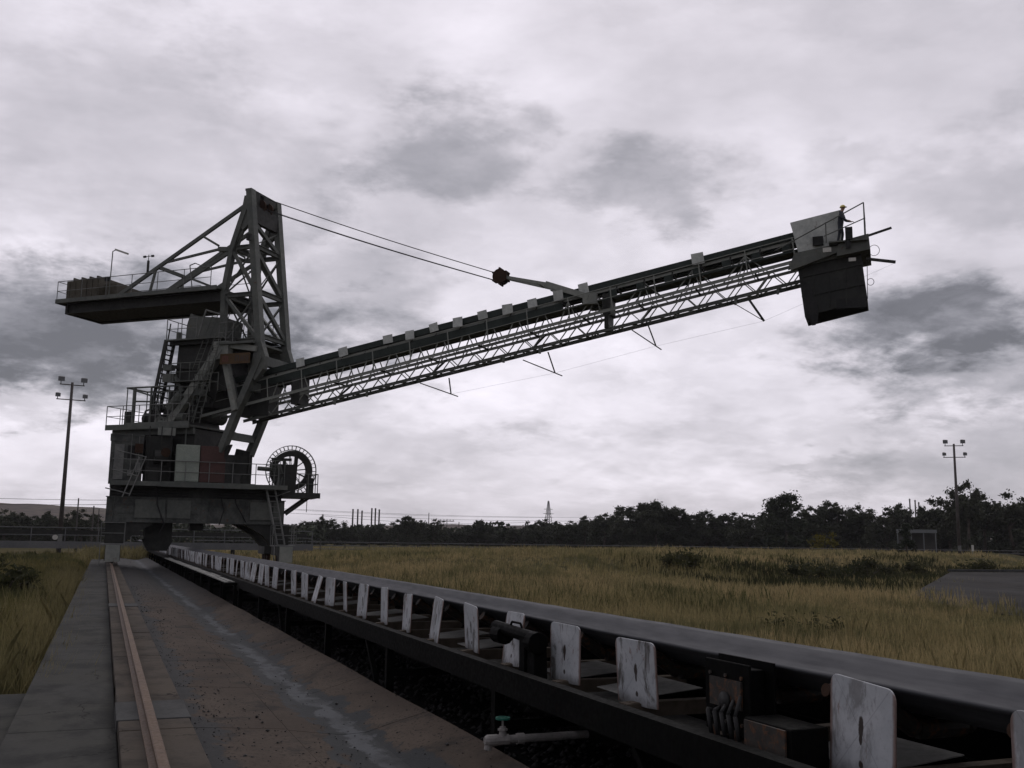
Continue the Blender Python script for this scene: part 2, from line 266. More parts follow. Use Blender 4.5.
# ------------------------------------------------------------------ mesh helpers
class MB:
    def __init__(s): s.v = []; s.f = []
    def add(s, vs, fs):
        o = len(s.v); s.v += [tuple(p) for p in vs]; s.f += [tuple(i+o for i in f) for f in fs]; return s
    def box(s, x0, x1, y0, y1, z0, z1):
        vs = [(x, y, z) for z in (z0, z1) for y in (y0, y1) for x in (x0, x1)]
        return s.add(vs, [(0, 2, 3, 1), (4, 5, 7, 6), (0, 1, 5, 4), (2, 6, 7, 3), (0, 4, 6, 2), (1, 3, 7, 5)])
    def beam(s, a, b, w, h=None, up=(0, 0, 1)):
        h = h or w; a = Vector(a); b = Vector(b); d = (b-a).normalized(); u = Vector(up)
        if abs(d.dot(u)) > .97: u = Vector((1, 0, 0))
        r = d.cross(u).normalized(); u = r.cross(d)
        vs = []
        for p in (a, b):
            for i, j in ((-1, -1), (1, -1), (1, 1), (-1, 1)): vs.append(p+r*(w/2*i)+u*(h/2*j))
        return s.add(vs, [(3, 2, 1, 0), (4, 5, 6, 7), (0, 1, 5, 4), (1, 2, 6, 5), (2, 3, 7, 6), (3, 0, 4, 7)])
    def ibeam(s, a, b, w, h, up=(0, 0, 1), th=.03):
        a = Vector(a); b = Vector(b); d = (b-a).normalized(); u = Vector(up)
        if abs(d.dot(u)) > .97: u = Vector((1, 0, 0))
        r = d.cross(u).normalized(); u = r.cross(d)
        s.beam(a+u*(h/2-th/2), b+u*(h/2-th/2), w, th, u); s.beam(a-u*(h/2-th/2), b-u*(h/2-th/2), w, th, u)
        return s.beam(a, b, th, h-2*th, u)
    def tube(s, a, b, r, n=6, r2=None, cap=True):
        r2 = r if r2 is None else r2
        a = Vector(a); b = Vector(b); d = (b-a).normalized(); u = Vector((0, 0, 1)) if abs(d.z) < .9 else Vector((1, 0, 0))
        p = d.cross(u).normalized(); q = p.cross(d); vs = []
        for c, rr_ in ((a, r), (b, r2)):
            for i in range(n): t = 2*math.pi*i/n; vs.append(c+p*(rr_*math.cos(t))+q*(rr_*math.sin(t)))
        fs = [(i, (i+1) % n, n+(i+1) % n, n+i) for i in range(n)]
        if cap: fs += [tuple(range(n-1, -1, -1)), tuple(range(n, 2*n))]
        return s.add(vs, fs)
    def path(s, pts, r, n=6):
        for a, b in zip(pts, pts[1:]): s.tube(a, b, r, n)
        return s
    def prism(s, poly, a, b, ax):           # polygon (2-D) extruded between a and b on axis ax ('x','y','z')
        n = len(poly)
        def P(p, t): return {'x': (t, p[0], p[1]), 'y': (p[0], t, p[1]), 'z': (p[0], p[1], t)}[ax]
        return s.add([P(p, a) for p in poly]+[P(p, b) for p in poly], [tuple(range(n-1, -1, -1)), tuple(range(n, 2*n))]+[(i, (i+1) % n, n+(i+1) % n, n+i) for i in range(n)])
    def ring(s, c, ax, ro, ri, w, n=40):     # annulus round axis ax
        c = Vector(c); ax = Vector(ax).normalized(); u = Vector((0, 0, 1)); p = ax.cross(u).normalized(); q = p.cross(ax); vs = []
        for i in range(n):
            t = 2*math.pi*i/n; e = p*math.cos(t)+q*math.sin(t)
            for r_, k in ((ro, -1), (ro, 1), (ri, 1), (ri, -1)): vs.append(c+e*r_+ax*(w/2*k))
        fs = []
        for i in range(n):
            j = (i+1) % n
            for k in range(4): fs.append((4*i+k, 4*i+(k+1) % 4, 4*j+(k+1) % 4, 4*j+k))
        return s.add(vs, fs)
    def rail(s, pts, h=1.1, step=1.5, r=.024, mid=True, ends=True):    # handrail along a polyline of floor points
        pts = [Vector(p) for p in pts]; up_ = Vector((0, 0, h))
        for a, b in zip(pts, pts[1:]):
            s.tube(a+up_, b+up_, r)
            if mid: s.tube(a+up_*.5, b+up_*.5, r*.85)
            n = max(1, round((b-a).length/step))
            for i in range(n+1): p = a.lerp(b, i/n); s.tube(p, p+up_, r)
        return s
    def ladder(s, a, b, w=(0, .4, 0), step=.3, r=.022):
        a = Vector(a); b = Vector(b); w = Vector(w); s.tube(a, b, r); s.tube(a+w, b+w, r)
        n = int((b-a).length/step)
        for i in range(1, n): p = a.lerp(b, i/n); s.tube(p, p+w, r*.7, 4)
        return s
    def build(s, name, mat, parent=None, loc=(0, 0, 0), rot=0, smooth=False, bevel=0):
        me = bpy.data.meshes.new(name); L_ = Vector(loc)
        me.from_pydata([tuple(Vector(p)-L_) for p in s.v] if any(loc) else s.v, [], s.f)
        me.materials.append(M[mat] if isinstance(mat, str) else mat)
        if smooth:
            for p in me.polygons: p.use_smooth = True
        o = bpy.data.objects.new(name, me); col.objects.link(o); o.location = loc; o.rotation_euler.z = rot
        if parent: o.parent = parent
        if bevel:
            bv = o.modifiers.new('bevel', 'BEVEL'); bv.width = bevel; bv.segments = 2; bv.limit_method = 'ANGLE'
        return o
def tag(o, label=None, cat=None, group=None, kind=None):
    for k, v_ in (('label', label), ('category', cat), ('group', group), ('kind', kind)):
        if v_: o[k] = v_
    return o
def empty(name, loc, rz=0, **k):
    o = bpy.data.objects.new(name, None); col.objects.link(o); o.location = loc; o.rotation_euler.z = rz; o.empty_display_size = .2
    return tag(o, **k)
def copy_tree(o, parent=None):
    c = o.copy(); col.objects.link(c); c.parent = parent
    for ch in list(o.children): copy_tree(ch, c)
    return c
def npmesh(name, V, F, mat, k):
    me = bpy.data.meshes.new(name); V = np.asarray(V, np.float32); F = np.asarray(F, np.int32)
    me.vertices.add(len(V)); me.vertices.foreach_set('co', V.ravel())
    me.loops.add(F.size); me.loops.foreach_set('vertex_index', F.ravel())
    me.polygons.add(len(F)); me.polygons.foreach_set('loop_start', np.arange(0, F.size, k, dtype=np.int32)); me.polygons.foreach_set('loop_total', np.full(len(F), k, np.int32))
    me.update(); me.validate(); me.materials.append(M[mat])
    o = bpy.data.objects.new(name, me); col.objects.link(o); return o

# ------------------------------------------------------------------ terrain
def wav(x, y):
    return .5*np.sin(x*.11+1.3*np.sin(y*.07))+.35*np.sin(y*.19+x*.05+2)+.2*np.sin(x*.43+y*.31)+.12*np.sin(x*.9-y*.7+1)
def sm(a, b, t): t = np.clip((t-a)/(b-a), 0, 1); return t*t*(3-2*t)
def hz(x, y):
    x = np.asarray(x, float); y = np.asarray(y, float); r = np.hypot(x, y)
    right = sm(5.0, 7.0, x); left = sm(-.72, -1.7, x)
    pit = sm(2.9, 3.2, x)*(1-sm(4.9, 5.3, x)); h = -.7 + .38*pit + right*(.55+.16*wav(x, y)) + left*(.50+.14*wav(x*1.4+9, y*1.4)*sm(-1.5, -4, x))
    # spoil bank crossing the right-hand field, with a hollow in front of it
    s = (y-.62*x-22)
    bank = right*sm(10, 26, x)
    h = h+bank*(.75*sm(2, 12, s+2.5*np.sin(x*.21))*sm(75, 40, s)-.45*np.exp(-(s/6)**2)*sm(22, 34, x))
    h = np.where(x > 120, -.2+.1*wav(x, y)*sm(400, 120, r), h)
    h = h*sm(900, 250, r)+(-.25)*(1-sm(900, 250, r))
    return h
gx = np.concatenate([np.array([-2200, -1500, -900, -600, -400, -280]), np.arange(-200, -30, 8), np.arange(-30, -6, 1.5), np.arange(-6, 8, .5), np.arange(8, 70, 1.), np.arange(70, 170, 3), np.array([170, 185, 210, 260, 340, 460, 650, 900, 1500, 2300])])
gy = np.concatenate([np.array([-800, -500, -200, -80, -40]), np.arange(-20, 90, 1.), np.arange(90, 200, 3), np.array([210, 240, 290, 360, 460, 600, 800, 1100, 1600, 2300])])
X, Y = np.meshgrid(gx, gy); Z = hz(X, Y)
nx, ny = len(gx), len(gy)
idx = np.arange(nx*ny).reshape(ny, nx)
F = np.stack([idx[:-1, :-1], idx[:-1, 1:], idx[1:, 1:], idx[1:, :-1]], -1).reshape(-1, 4)
ground = npmesh('ground', np.stack([X, Y, Z], -1).reshape(-1, 3), F, 'soil', 4); tag(ground, kind='structure')
for p in ground.data.polygons: p.use_smooth = True

# hills far away
def hills(name, x0, x1, yy, prof, depth=260):
    mb = MB(); n = 60; rows = 5; vs = []
    for j in range(rows):
        k = j/(rows-1)
        for i in range(n):
            u = i/(n-1); x = x0+(x1-x0)*u; hh = float(np.interp(u, [p[0] for p in prof], [p[1] for p in prof]))+1.2*math.sin(u*37)+.8*math.sin(u*91)
            vs.append((x, yy+depth*k+12*math.sin(u*19+k*3), -2+(hh+2)*math.sin(k*math.pi/2)))
    fs = [(j*n+i, j*n+i+1, (j+1)*n+i+1, (j+1)*n+i) for j in range(rows-1) for i in range(n-1)]
    n0 = len(vs); vs += [(x0+(x1-x0)*i/(n-1), yy+depth+200, -3) for i in range(n)]
    fs += [((rows-1)*n+i, (rows-1)*n+i+1, n0+i+1, n0+i) for i in range(n-1)]
    return tag(mb.add(vs, fs).build(name, 'hill', loc=((x0+x1)/2, yy, 0), smooth=True), kind='structure')
hills('hills', -620, 260, 800, [(0, 12), (.3, 24), (.52, 30), (.62, 30.5), (.68, 28), (.74, 20), (.84, 13), (1, 11)])
hills('hills', 250, 1300, 760, [(0, 12), (.1, 17), (.3, 17), (.5, 18), (.8, 24), (1, 12)])

# walkway, plinth, channel (structure)
mb = MB(); yy = -6.
while yy < 72: mb.box(-.64, .215, yy+.006, yy+5.2-.006, -.5, 0); yy += 5.2
tag(mb.build('walkway', 'walk', bevel=.008), kind='structure')
mb = MB()
for a, b in ((-5, 2.2), (2.22, 7.4), (7.42, 12.6)): mb.box(-1.25-.15*(b > 12), -.655, a, b, -.6, -.10)
tag(mb.build('side_slab', 'walk', bevel=.01), kind='structure')
mb = MB(); yy = -6.; k = 0
while yy < 84:
    L_ = 2.9+.5*math.sin(k*2.1); zt = .085+.004*math.sin(k*1.7)
    a, b = yy+.008, yy+L_-.008
    if not (a < 9.4 < b or a < 24 < b): mb.box(.22, .80, a, b, -.5, zt)
    else:
        c = 9.4 if a < 9.4 < b else 24
        mb.box(.22, .80, a, c-.01, -.5, zt); mb.box(.22, .80, c+1.01, b+.6, -.5, zt) if b > c+1.4 else None
        if b <= c+1.4: L_ = c+1.02-yy
    yy += L_; k += 1
tag(mb.build('rail_plinth', 'plinth', bevel=.012), kind='structure')
mb = MB()
for c in (9.4, 24): mb.box(.205, .815, c, c+1., -.5, .095)
tag(mb.build('plinth_patch', 'patch', bevel=.01), kind='structure')
mb = MB()
prof = [(.80, -.03), (1.15, -.05), (1.68, -.085)]; prof2 = [(1.692, -.095), (1.95, -.135), (2.2, -.17), (2.42, -.165), (2.65, -.10), (3.02, .0), (3.04, -.02), (3.06, -.7)]
ys = [-6.]
while ys[-1] < 78: ys.append(ys[-1]+2.6)
for a, b in zip(ys, ys[1:]):
    for pr in (prof, prof2):
        nseg = 6 if a < 40 else 2; n = len(pr); vs = []
        for j in range(nseg+1):
            yv = a+.007+(b-a-.014)*j/nseg
            for (px, pz) in pr: vs.append((px, yv, pz+.006*math.sin(yv*1.3+px*3)*(px > .9)))
        for (px, pz) in pr: vs.append((px, a+.007, -.8))
        for (px, pz) in pr: vs.append((px, b-.007, -.8))
        fs = [(j*n+i, j*n+i+1, (j+1)*n+i+1, (j+1)*n+i) for j in range(nseg) for i in range(n-1)]
        e = (nseg+1)*n
        fs += [(i, e+i, e+i+1, i+1) for i in range(n-1)]+[(nseg*n+i, nseg*n+i+1, e+n+i+1, e+n+i) for i in range(n-1)]
        mb.add(vs, fs)
ch = tag(mb.build('drain_channel', 'channel'), kind='structure')
# far rail plinth on the other side of the yard conveyor
mb = MB(); mb.box(8.75, 9.4, -6, 150, -.6, -.1)
tag(mb.build('far_rail_plinth', 'plinth'), kind='structure')
# old slab lying in the right-hand field
mb = MB(); P4 = [(25.6, 27.4), (21.0, 17.5), (60, 24), (72, 40), (43, 42.5)]
top = [(x, y, (-.12 if i in (0, 1) else .25)) for i, (x, y) in enumerate(P4)]
mb.add(top+[(x, y, z-2.2) for x, y, z in top], [(0, 1, 2, 3, 4)[::-1]]+[(i, (i+1) % 5, 5+(i+1) % 5, 5+i) for i in range(5)])
tag(mb.build('old_slab', 'slabfar'), kind='structure')
# rails
def rail_obj(xc, z0, label):
    mb = MB(); pr = [(-.065, 0), (.065, 0), (.065, .012), (.012, .028), (.012, .075), (.036, .085), (.036, .115), (.028, .122), (-.028, .122), (-.036, .115), (-.036, .085), (-.012, .075), (-.012, .028), (-.065, .012)]
    for a, b in ((-6, 31.99), (32, 83)): mb.prism([(xc+p[0], z0+p[1]) for p in pr], a, b, 'y')
    cl = MB(); k = -5.5
    o = mb.build('crane_rail', 'railtop', loc=(xc, 10, z0)); tag(o, label, 'rail')
    return o
rail_obj(.455, .088, 'rusty brown crane rail on the tan concrete plinth beside the walkway')
rail_obj(9.05, -.1, 'rusty crane rail beyond the yard conveyor, under the far legs of the stacker')

# ------------------------------------------------------------------ yard conveyor
yc = empty('yard_conveyor', (4.1, 10, 0), label='long low yard conveyor with grey belt and a row of square white plates', cat='conveyor')
def part(mb, name, mat, parent, **k):
    rot_ = k.pop('rot', 0)
    o = mb.build(name, mat, **k); o.parent = parent
    o.matrix_parent_inverse = (Matrix.Translation(parent.location) @ Matrix.Rotation(parent.rotation_euler.z, 4, 'Z')).inverted()
    return o
Y0, Y1 = -4., 150.
cs = [(3.70, .955), (3.76, .93), (3.84, .87), (3.93, .815), (4.02, .795), (4.28, .795), (4.37, .815), (4.46, .87), (4.53, .935), (4.57, .955)]
n = len(cs); vs = []; fs = []; yl = list(np.arange(Y0, 60, .39))+list(np.arange(60, Y1, 1.5))
for yv in yl:
    sag = .002*math.cos(2*math.pi*(yv-4.18)/1.17) if yv < 60 else 0
    for i, (px, pz) in enumerate(cs): vs.append((px+.003*math.sin(yv*.4), yv, pz+sag))
for yv in yl:
    sag = .002*math.cos(2*math.pi*(yv-4.18)/1.17) if yv < 60 else 0
    for i, (px, pz) in enumerate(cs): vs.append((px+.004*math.sin(yv*.9), yv, pz-.016+sag))
m = len(yl); o2 = m*n
for j in range(m-1):
    for i in range(n-1):
        a = j*n+i; fs.append((a, a+1, a+n+1, a+n)); fs.append((o2+a+1, o2+a, o2+a+n, o2+a+n+1))
    fs.append((j*n, (j+1)*n, o2+(j+1)*n, o2+j*n)); e = j*n+n-1; fs.append((e+n, e, o2+e, o2+e+n))
part(MB().add(vs, fs), 'belt', 'belt', yc, smooth=True)
mb = MB(); mb.box(3.62, 4.65, Y0, Y1, .2, .215); part(mb, 'return_belt', 'rubber', yc)
mb = MB()
for x0 in (3.14, 4.98):
    mb.box(x0, x0+.012, Y0, Y1, .40, .58); mb.box(x0+.0, x0+.10, Y0, Y1, .58, .592); mb.box(x0, x0+.10, Y0, Y1, .388, .40)
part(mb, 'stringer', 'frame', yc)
mb = MB()
mb.box(3.24, 3.50, Y0, Y1, .425, .44); mb.box(3.40, 3.46, Y0, Y1, .44, .50); mb.box(3.62, 3.68, Y0, Y1, .37, .43); mb.box(3.30, 3.33, Y0, Y1, .47, .49)
mb.box(4.7, 4.98, Y0, Y1, .425, .44)
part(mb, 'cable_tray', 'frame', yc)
k = 0
legY = [1.2+3.5*i for i in range(34)]
for lv in legY[:34]:
    mb = MB()
    for x0 in (3.2, 5.02):
        mb.beam((x0, lv, -.68), (x0, lv, .388), .09, .09); mb.box(x0-.12, x0+.12, lv-.12, lv+.12, -.69, -.665)
    mb.beam((3.2, lv, .1), (5.02, lv, .1), .06, .08)
    if k % 2: mb.beam((3.2, lv, -.6), (3.2, lv+1.1, .37), .05)
    part(mb, 'support_leg', 'frame', yc); k += 1
# idler plate prototype (0.55 x 0.48, rounded upper corners), origin at its centre
def plate_mesh():
    mb = MB(); h, w_, r = .24, .272, .06; pts = [(-w_, -h+.01), (-w_*.5, -h), (w_, -h)]
    for cx, cz, a0 in ((w_-r, h-r, 0), (-w_+r, h-r, 90)):
        for i in range(6): a = R(a0+i*18); pts.append((cx+r*math.cos(a), cz+r*math.sin(a)))
    mb.prism(pts, -.005, .005, 'x'); return mb
pl0 = None; rp = random.Random(11)
for i in range(-1, 78):
    yv = 4.185+1.17*i
    if i == 1: continue
    if pl0 is None:
        o = plate_mesh().build('idler_plate', 'plate', bevel=.003); pl0 = o
    else:
        o = pl0.copy(); col.objects.link(o)
    o.parent = yc; dmg = rp.random()
    o.location = (3.598-4.1+rp.uniform(-.012, .012), yv-10+rp.uniform(-.02, .02), .735+rp.uniform(-.012, .008))
    o.rotation_euler = (R(rp.uniform(-3, 3)), R(rp.uniform(-4, 4)+(8 if dmg > .9 else 0)), R(rp.uniform(-8, 8)+(9 if i == 2 else 0)))
    o.scale = (1, rp.uniform(.94, 1.02), rp.uniform(.95, 1.03))
    if i == 12: o.rotation_euler.y = R(14); o.scale = (1, 1.25, 1)
    if i == 2: o['label'] = 'white plate streaked with black grime and bent at the edge'
def rep(proto, y, **k):
    c = proto.copy(); col.objects.link(c); c.parent = yc; c.location = (proto.location.x, y-10, proto.location.z); return c
def proto_part(mb, name, mat):
    o = mb.build(name, mat, yc); o.location = (-4.1, 0, 0); return o
def place(proto, y, first):
    if first: proto.location = (-4.1, y-10, 0)
    else: rep(proto, y)
i1 = MB(); i1.tube((3.74, .04, .86), (3.97, .04, .71), .05, 10); i1.tube((3.99, .04, .705), (4.30, .04, .705), .05, 10); i1.tube((4.32, .04, .71), (4.54, .04, .86), .05, 10); i1 = proto_part(i1, 'idler_rollers', 'roller')
i2 = proto_part(MB().tube((3.66, .33, .875), (3.71, .33, .865), .036, 10), 'roller_end', 'rust')
b_ = MB(); b_.beam((3.55, 0, .47), (4.98, 0, .47), .09, .10); b_.box(3.50, 3.72, -.06, .06, .37, .515); i3 = proto_part(b_, 'idler_crossbar', 'wood_dark')
i4 = proto_part(MB().add([(3.74, .16, .50), (4.3, .12, .56), (4.3, .80, .56), (3.74, .79, .50), (3.74, .16, .494), (4.3, .12, .554), (4.3, .80, .554), (3.74, .79, .494)], [(0, 1, 2, 3), (7, 6, 5, 4), (0, 4, 5, 1), (3, 2, 6, 7), (0, 3, 7, 4), (1, 5, 6, 2)]), 'deck_sheet', 'plank')
f4 = True
for i in range(-3, 94):
    yv = 4.185+1.17*i; place(i1, yv, i == -3); place(i2, yv+rp.uniform(-.03, .03), i == -3); place(i3, yv, i == -3)
    if i % 3 != 1: place(i4, yv+rp.uniform(-.1, .12), f4); f4 = False
mb = MB(); mb.box(4.72, 4.73, Y0, Y1, -.5, .84); part(mb, 'shade_backing', 'frame', yc)  # added black sheet: closes the gaps and stands in for shade below the belt
mb = MB()
for xx in (2.86, 2.95, 3.04):
    for a in range(26, 52, 3): mb.box(xx, xx+.075, a+.01+.2*(xx > 2.9), a+2.98, .50, .53+.008*math.sin(a*3+xx*40))
part(mb, 'side_planks', 'plank', yc)
mb = MB()
for a in range(26, 53, 3): mb.beam((3.1, a, -.3), (3.1, a, .46), .06); mb.beam((2.84, a, .47), (3.16, a, .47), .055)
part(mb, 'plank_brackets', 'frame', yc)
# junction boxes and pull-wire switch bolted to the conveyor
mb = MB(); mb.box(3.585, 3.597, 4.88, 5.44, .50, .975); pb = part(mb, 'mounting_plate', 'frame', yc, bevel=.003)
mb = MB(); mb.box(3.47, 3.58, 4.96, 5.36, .58, .93); mb.box(3.455, 3.47, 4.93, 5.39, .55, .96); part(mb, 'junction_box', 'frame', yc, bevel=.012)
mb = MB()
for j in range(5):
    yy = 5.0+j*.07; mb.path([(3.44, yy, .78-.03*j), (3.38, yy-.03, .68), (3.39, yy-.05, .55), (3.43, yy-.02, .44)], .013, 6)
mb.tube((3.44, 5.15, .74), (3.42, 5.15, .74), .05, 10); part(mb, 'cables', 'rubber', yc, smooth=True)
mb = MB(); mb.box(3.36, 3.60, 4.44, 4.86, .49, .70); mb.box(3.33, 3.36, 4.46, 4.84, .50, .53); part(mb, 'control_box', 'frame', yc, bevel=.01)
mb = MB(); mb.add([(3.352, 4.50, .52), (3.352, 4.80, .52), (3.352, 4.80, .67), (3.352, 4.50, .67)], [(0, 1, 2, 3)]); part(mb, 'box_door', 'galv', yc)
mb = MB(); mb.tube((3.42, 7.9, .83), (3.42, 8.85, .86), .055, 10); mb.beam((3.42, 8.1, .42), (3.42, 8.1, .86), .12, .1); mb.tube((3.42, 7.86, .80), (3.42, 7.98, .80), .09, 12); mb.path([(3.42, 8.2, .87), (3.42, 8.25, .93), (3.42, 8.45, .93), (3.42, 8.5, .87)], .012)
mb.beam((3.44, 7.9, .3), (3.46, 8.0, .84), .16, .12); mb.tube((3.42, 8.6, .80), (3.42, 8.8, .8), .085, 12)
part(mb, 'pull_wire_switch', 'frame', yc, smooth=False, bevel=.006)
mb = MB(); mb.tube((3.27, Y0, .36), (3.27, 60, .36), .012, 5); part(mb, 'cable_pipe', 'rope', yc)
mb = MB()
for k_, x_ in enumerate((3.30, 3.36)):
    pts = [(x_+.012*math.sin(yv*2.1+k_), yv, .462+.018*abs(math.sin(yv*1.34+k_*.7))) for yv in np.arange(-2, 34, .3)]; mb.path(pts, .011+.004*k_, 6)
for yv in (6.0, 7.3, 9.9, 12.1, 15): mb.path([(3.36, yv, .46), (3.42, yv+.03, .53), (3.50, yv+.1, .50), (3.52, yv+.16, .42)], .009, 6)
part(mb, 'loose_cables', 'rubber', yc, smooth=True)
mb = MB()
for q in (-.16, 0, .16):
    for zz in (.62, .88): mb.tube((3.45, 5.16+q, zz), (3.44, 5.16+q, zz), .012, 6)
mb.box(3.44, 3.455, 5.0, 5.32, .70, .86); mb.tube((3.47, 5.3, .58), (3.47, 5.3, .42), .022, 8); mb.tube((3.47, 5.08, .58), (3.47, 5.08, .42), .022, 8); mb.box(3.34, 3.352, 4.47, 4.83, .505, .69)
part(mb, 'box_fittings', 'roller', yc)
# tap on a stub pipe at the foot of the conveyor
tp = empty('water_tap', (2.92, 7.6, 0), label='pale stub pipe with small green handwheel valve at the foot of the conveyor', cat='tap')
mb = MB(); mb.tube((2.90, 7.60, .10), (3.75, 7.60, .10), .032, 12); mb.tube((2.885, 7.60, .10), (2.96, 7.60, .10), .045, 12); mb.tube((2.86, 7.6, .10), (2.885, 7.6, .10), .03, 10, .045); mb.tube((3.13, 7.6, .10), (3.19, 7.6, .10), .043, 12); mb.tube((2.90, 7.6, .1), (2.885, 7.6, .03), .03, 10)
part(mb, 'pipe', 'pipe_pvc', tp, smooth=False)
mb = MB(); mb.tube((3.01, 7.6, .10), (3.01, 7.6, .20), .034, 12, .024); mb.tube((3.01, 7.6, .17), (3.01, 7.6, .185), .04, 6); mb.tube((3.01, 7.6, .20), (3.01, 7.6, .26), .010, 8); mb.tube((2.96, 7.6, .1), (3.06, 7.6, .1), .042, 8)
part(mb, 'valve_body', 'pipe_pvc', tp)
mb = MB(); mb.ring((3.01, 7.6, .262), (0.001, 0, 1), .058, .044, .016, 20)
for a in range(4): mb.beam((3.01, 7.6, .262), (3.01+.05*math.cos(a*1.571+.4), 7.6+.05*math.sin(a*1.571+.4), .262), .012, .008)
part(mb, 'handwheel', 'valve_green', tp)

# ------------------------------------------------------------------ stacker
OX, OY = 5., 58.
stk = empty('stacker', (OX, OY, 0), label='large dark steel stacker on rails with lattice boom, mast and counterweight', cat='stacker')
SR = R(-42.5)
def PP(mb, name, mat, parent=None, **k):       # parts of the travelling portal, given in ground coordinates
    mb.v = [(x-OX, y-OY, z) for x, y, z in mb.v]; return mb.build(name, mat, parent or stk, **k)
def SP(mb, name, mat, parent=None, **k):       # parts that slew with the boom, given as (along boom, across, up)
    if parent: return mb.build(name, mat, parent, **k)
    return mb.build(name, mat, stk, rot=SR, **k)
# --- portal
mb = MB()
for a in (56.4, 60.8): mb.box(0, 9.15, a, a+.9, 2.32, 3.58)
for a in (0.03, 8.27): mb.box(a, a+.85, 57.3, 60.8, 2.34, 3.56)
for x in np.arange(.9, 9, 1.28): mb.box(x-.02, x+.02, 56.36, 56.4, 2.35, 3.55)
mb.box(-.05, 9.2, 56.33, 56.4, 2.28, 2.33); mb.box(-.05, 9.2, 56.33, 56.4, 3.56, 3.61)
for zz in (2.75, 3.2): mb.box(.05, 9.1, 56.36, 56.395, zz, zz+.03)
for x in (.3, 2.9, 5.1, 7.0): mb.tube((x, 56.34, 2.3), (x+.1, 56.34, 3.6), .03, 6)
PP(mb, 'portal_girders', 'house')
mb = MB()
for z_ in (3.72, 3.86, 4.0): mb.tube((.2, 56.5, z_), (8.9, 56.52, z_-.05), .03, 6)
mb.path([(2.4, 56.3, 4.2), (2.5, 56.2, 3.2), (2.9, 56.3, 2.2), (2.7, 56.5, 1.7)], .035); mb.path([(5.6, 56.3, 4.2), (5.9, 56.2, 3.0), (5.7, 56.3, 2.2)], .03); mb.path([(6.4, 56.3, 4.2), (6.5, 56.2, 3.4), (7.1, 56.3, 2.4)], .03)
PP(mb, 'hoses', 'rubber')
for X0, inner in ((.455, 1), (9.05, -1)):
    for yy in (56.85, 61.25):
        mb = MB(); pr = [(X0-.42*inner, 2.32), (X0-.42*inner, 1.1), (X0+.45*inner, 1.1), (X0+1.0*inner, 1.7), (X0+2.1*inner, 2.32)]
        if inner < 0: pr = pr[::-1]
        mb.prism(pr, yy-.4, yy+.4, 'y'); PP(mb, 'portal_leg', 'steel_dark')
    for yy in (56.4, 61.6):
        mb = MB(); mb.box(X0-.3, X0+.3, yy-1.3, yy+1.3, .62, 1.1); mb.box(X0-.36, X0+.36, yy-1.75, yy-1.3, .32, 1.12) if yy < 60 else None
        b = PP(mb, 'bogie', 'steel_dark')
        for k in (-.8, 0, .8):
            mb = MB(); mb.tube((X0-.09, yy+k, .5), (X0+.09, yy+k, .5), .29, 20); PP(mb, 'wheel', 'rust', b)
    mb = MB(); mb.box(X0-.34, X0+.34, 54.5, 54.66, .28, 1.12); PP(mb, 'buffer_plate', 'steel_pale')
    mb = MB(); mb.box(X0-.62, X0+.55, 54.7, 56.2, 1.12, 1.18); mb.rail([(X0-.6, 56.2, 1.18), (X0-.6, 54.72, 1.18), (X0+.53, 54.72, 1.18), (X0+.53, 56.2, 1.18)], 1.05, .9); mb.tube((X0-.6, 54.7, .1), (X0-.6, 54.7, 1.2), .025)
    PP(mb, 'leg_platform', 'galv')
mb = MB(); mb.tube((4.7, 59., 3.55), (4.7, 59., 4.34), 2.6, 40); mb.box(.12, 9.0, 56.6, 61.2, 3.61, 4.3); mb.box(2.0, 3.4, 57.5, 59, 1.35, 2.5); mb.box(4.3, 5.0, 57.5, 58.6, 1.9, 2.5)
mb.prism([(1.9, 1.4), (3.5, 1.4), (3.2, .8), (2.2, .8)], 57.6, 58.9, 'y')
PP(mb, 'underframe', 'steel_dark')
for x0, x1 in ((7.3, 8.45), (8.55, 9.1), (1.4, 2.9), (3.0, 4.2)): mb = MB(); mb.box(x0, x1, 56.3, 56.36, 2.52, 3.48); PP(mb, 'cover_panel', 'steel')
mb = MB(); mb.box(.1, 9.1, 55.5, 62.1, 4.30, 4.36); mb.box(.08, 9.12, 55.44, 55.5, 4.16, 4.40); mb.box(2.6, 7.4, 55.38, 55.44, 4.14, 4.42)
PP(mb, 'main_deck', 'steel')
mb = MB(); mb.rail([(.12, 58, 4.36), (.12, 55.5, 4.36), (8.6, 55.5, 4.36)], 1.15, 1.25); PP(mb, 'deck_handrail', 'galv')
mb = MB(); mb.box(0.0, 1.62, 56.5, 60.2, 4.42, 6.82); mb.box(-.04, 1.66, 56.46, 60.24, 6.82, 6.88); 
for x in (.28, .72, 1.18): mb.box(x, x+.03, 56.46, 56.5, 4.5, 6.8)
for zz in (5.2, 5.9, 6.5): mb.box(.02, 1.6, 56.47, 56.5, zz, zz+.025)
h_ = PP(mb, 'electrical_house', 'house')
mb = MB(); mb.box(1.28, 1.52, 56.3, 56.46, 4.9, 5.4); mb.box(.9, 1.12, 56.34, 56.46, 4.7, 5.0); mb.tube((1.4, 56.4, 5.4), (1.4, 56.4, 6.8), .02, 5); mb.tube((1.02, 56.4, 5.0), (1.02, 56.4, 6.9), .02, 5); PP(mb, 'switch_boxes', 'galv', h_)
mb = MB(); mb.box(.85, 1.25, 56.46, 56.5, 5.6, 6.3); PP(mb, 'dark_window', 'rubber', h_)
mb = MB(); mb.box(.2, .68, 56.45, 56.5, 4.5, 6.35); PP(mb, 'door', 'galv', h_)
mb = MB()
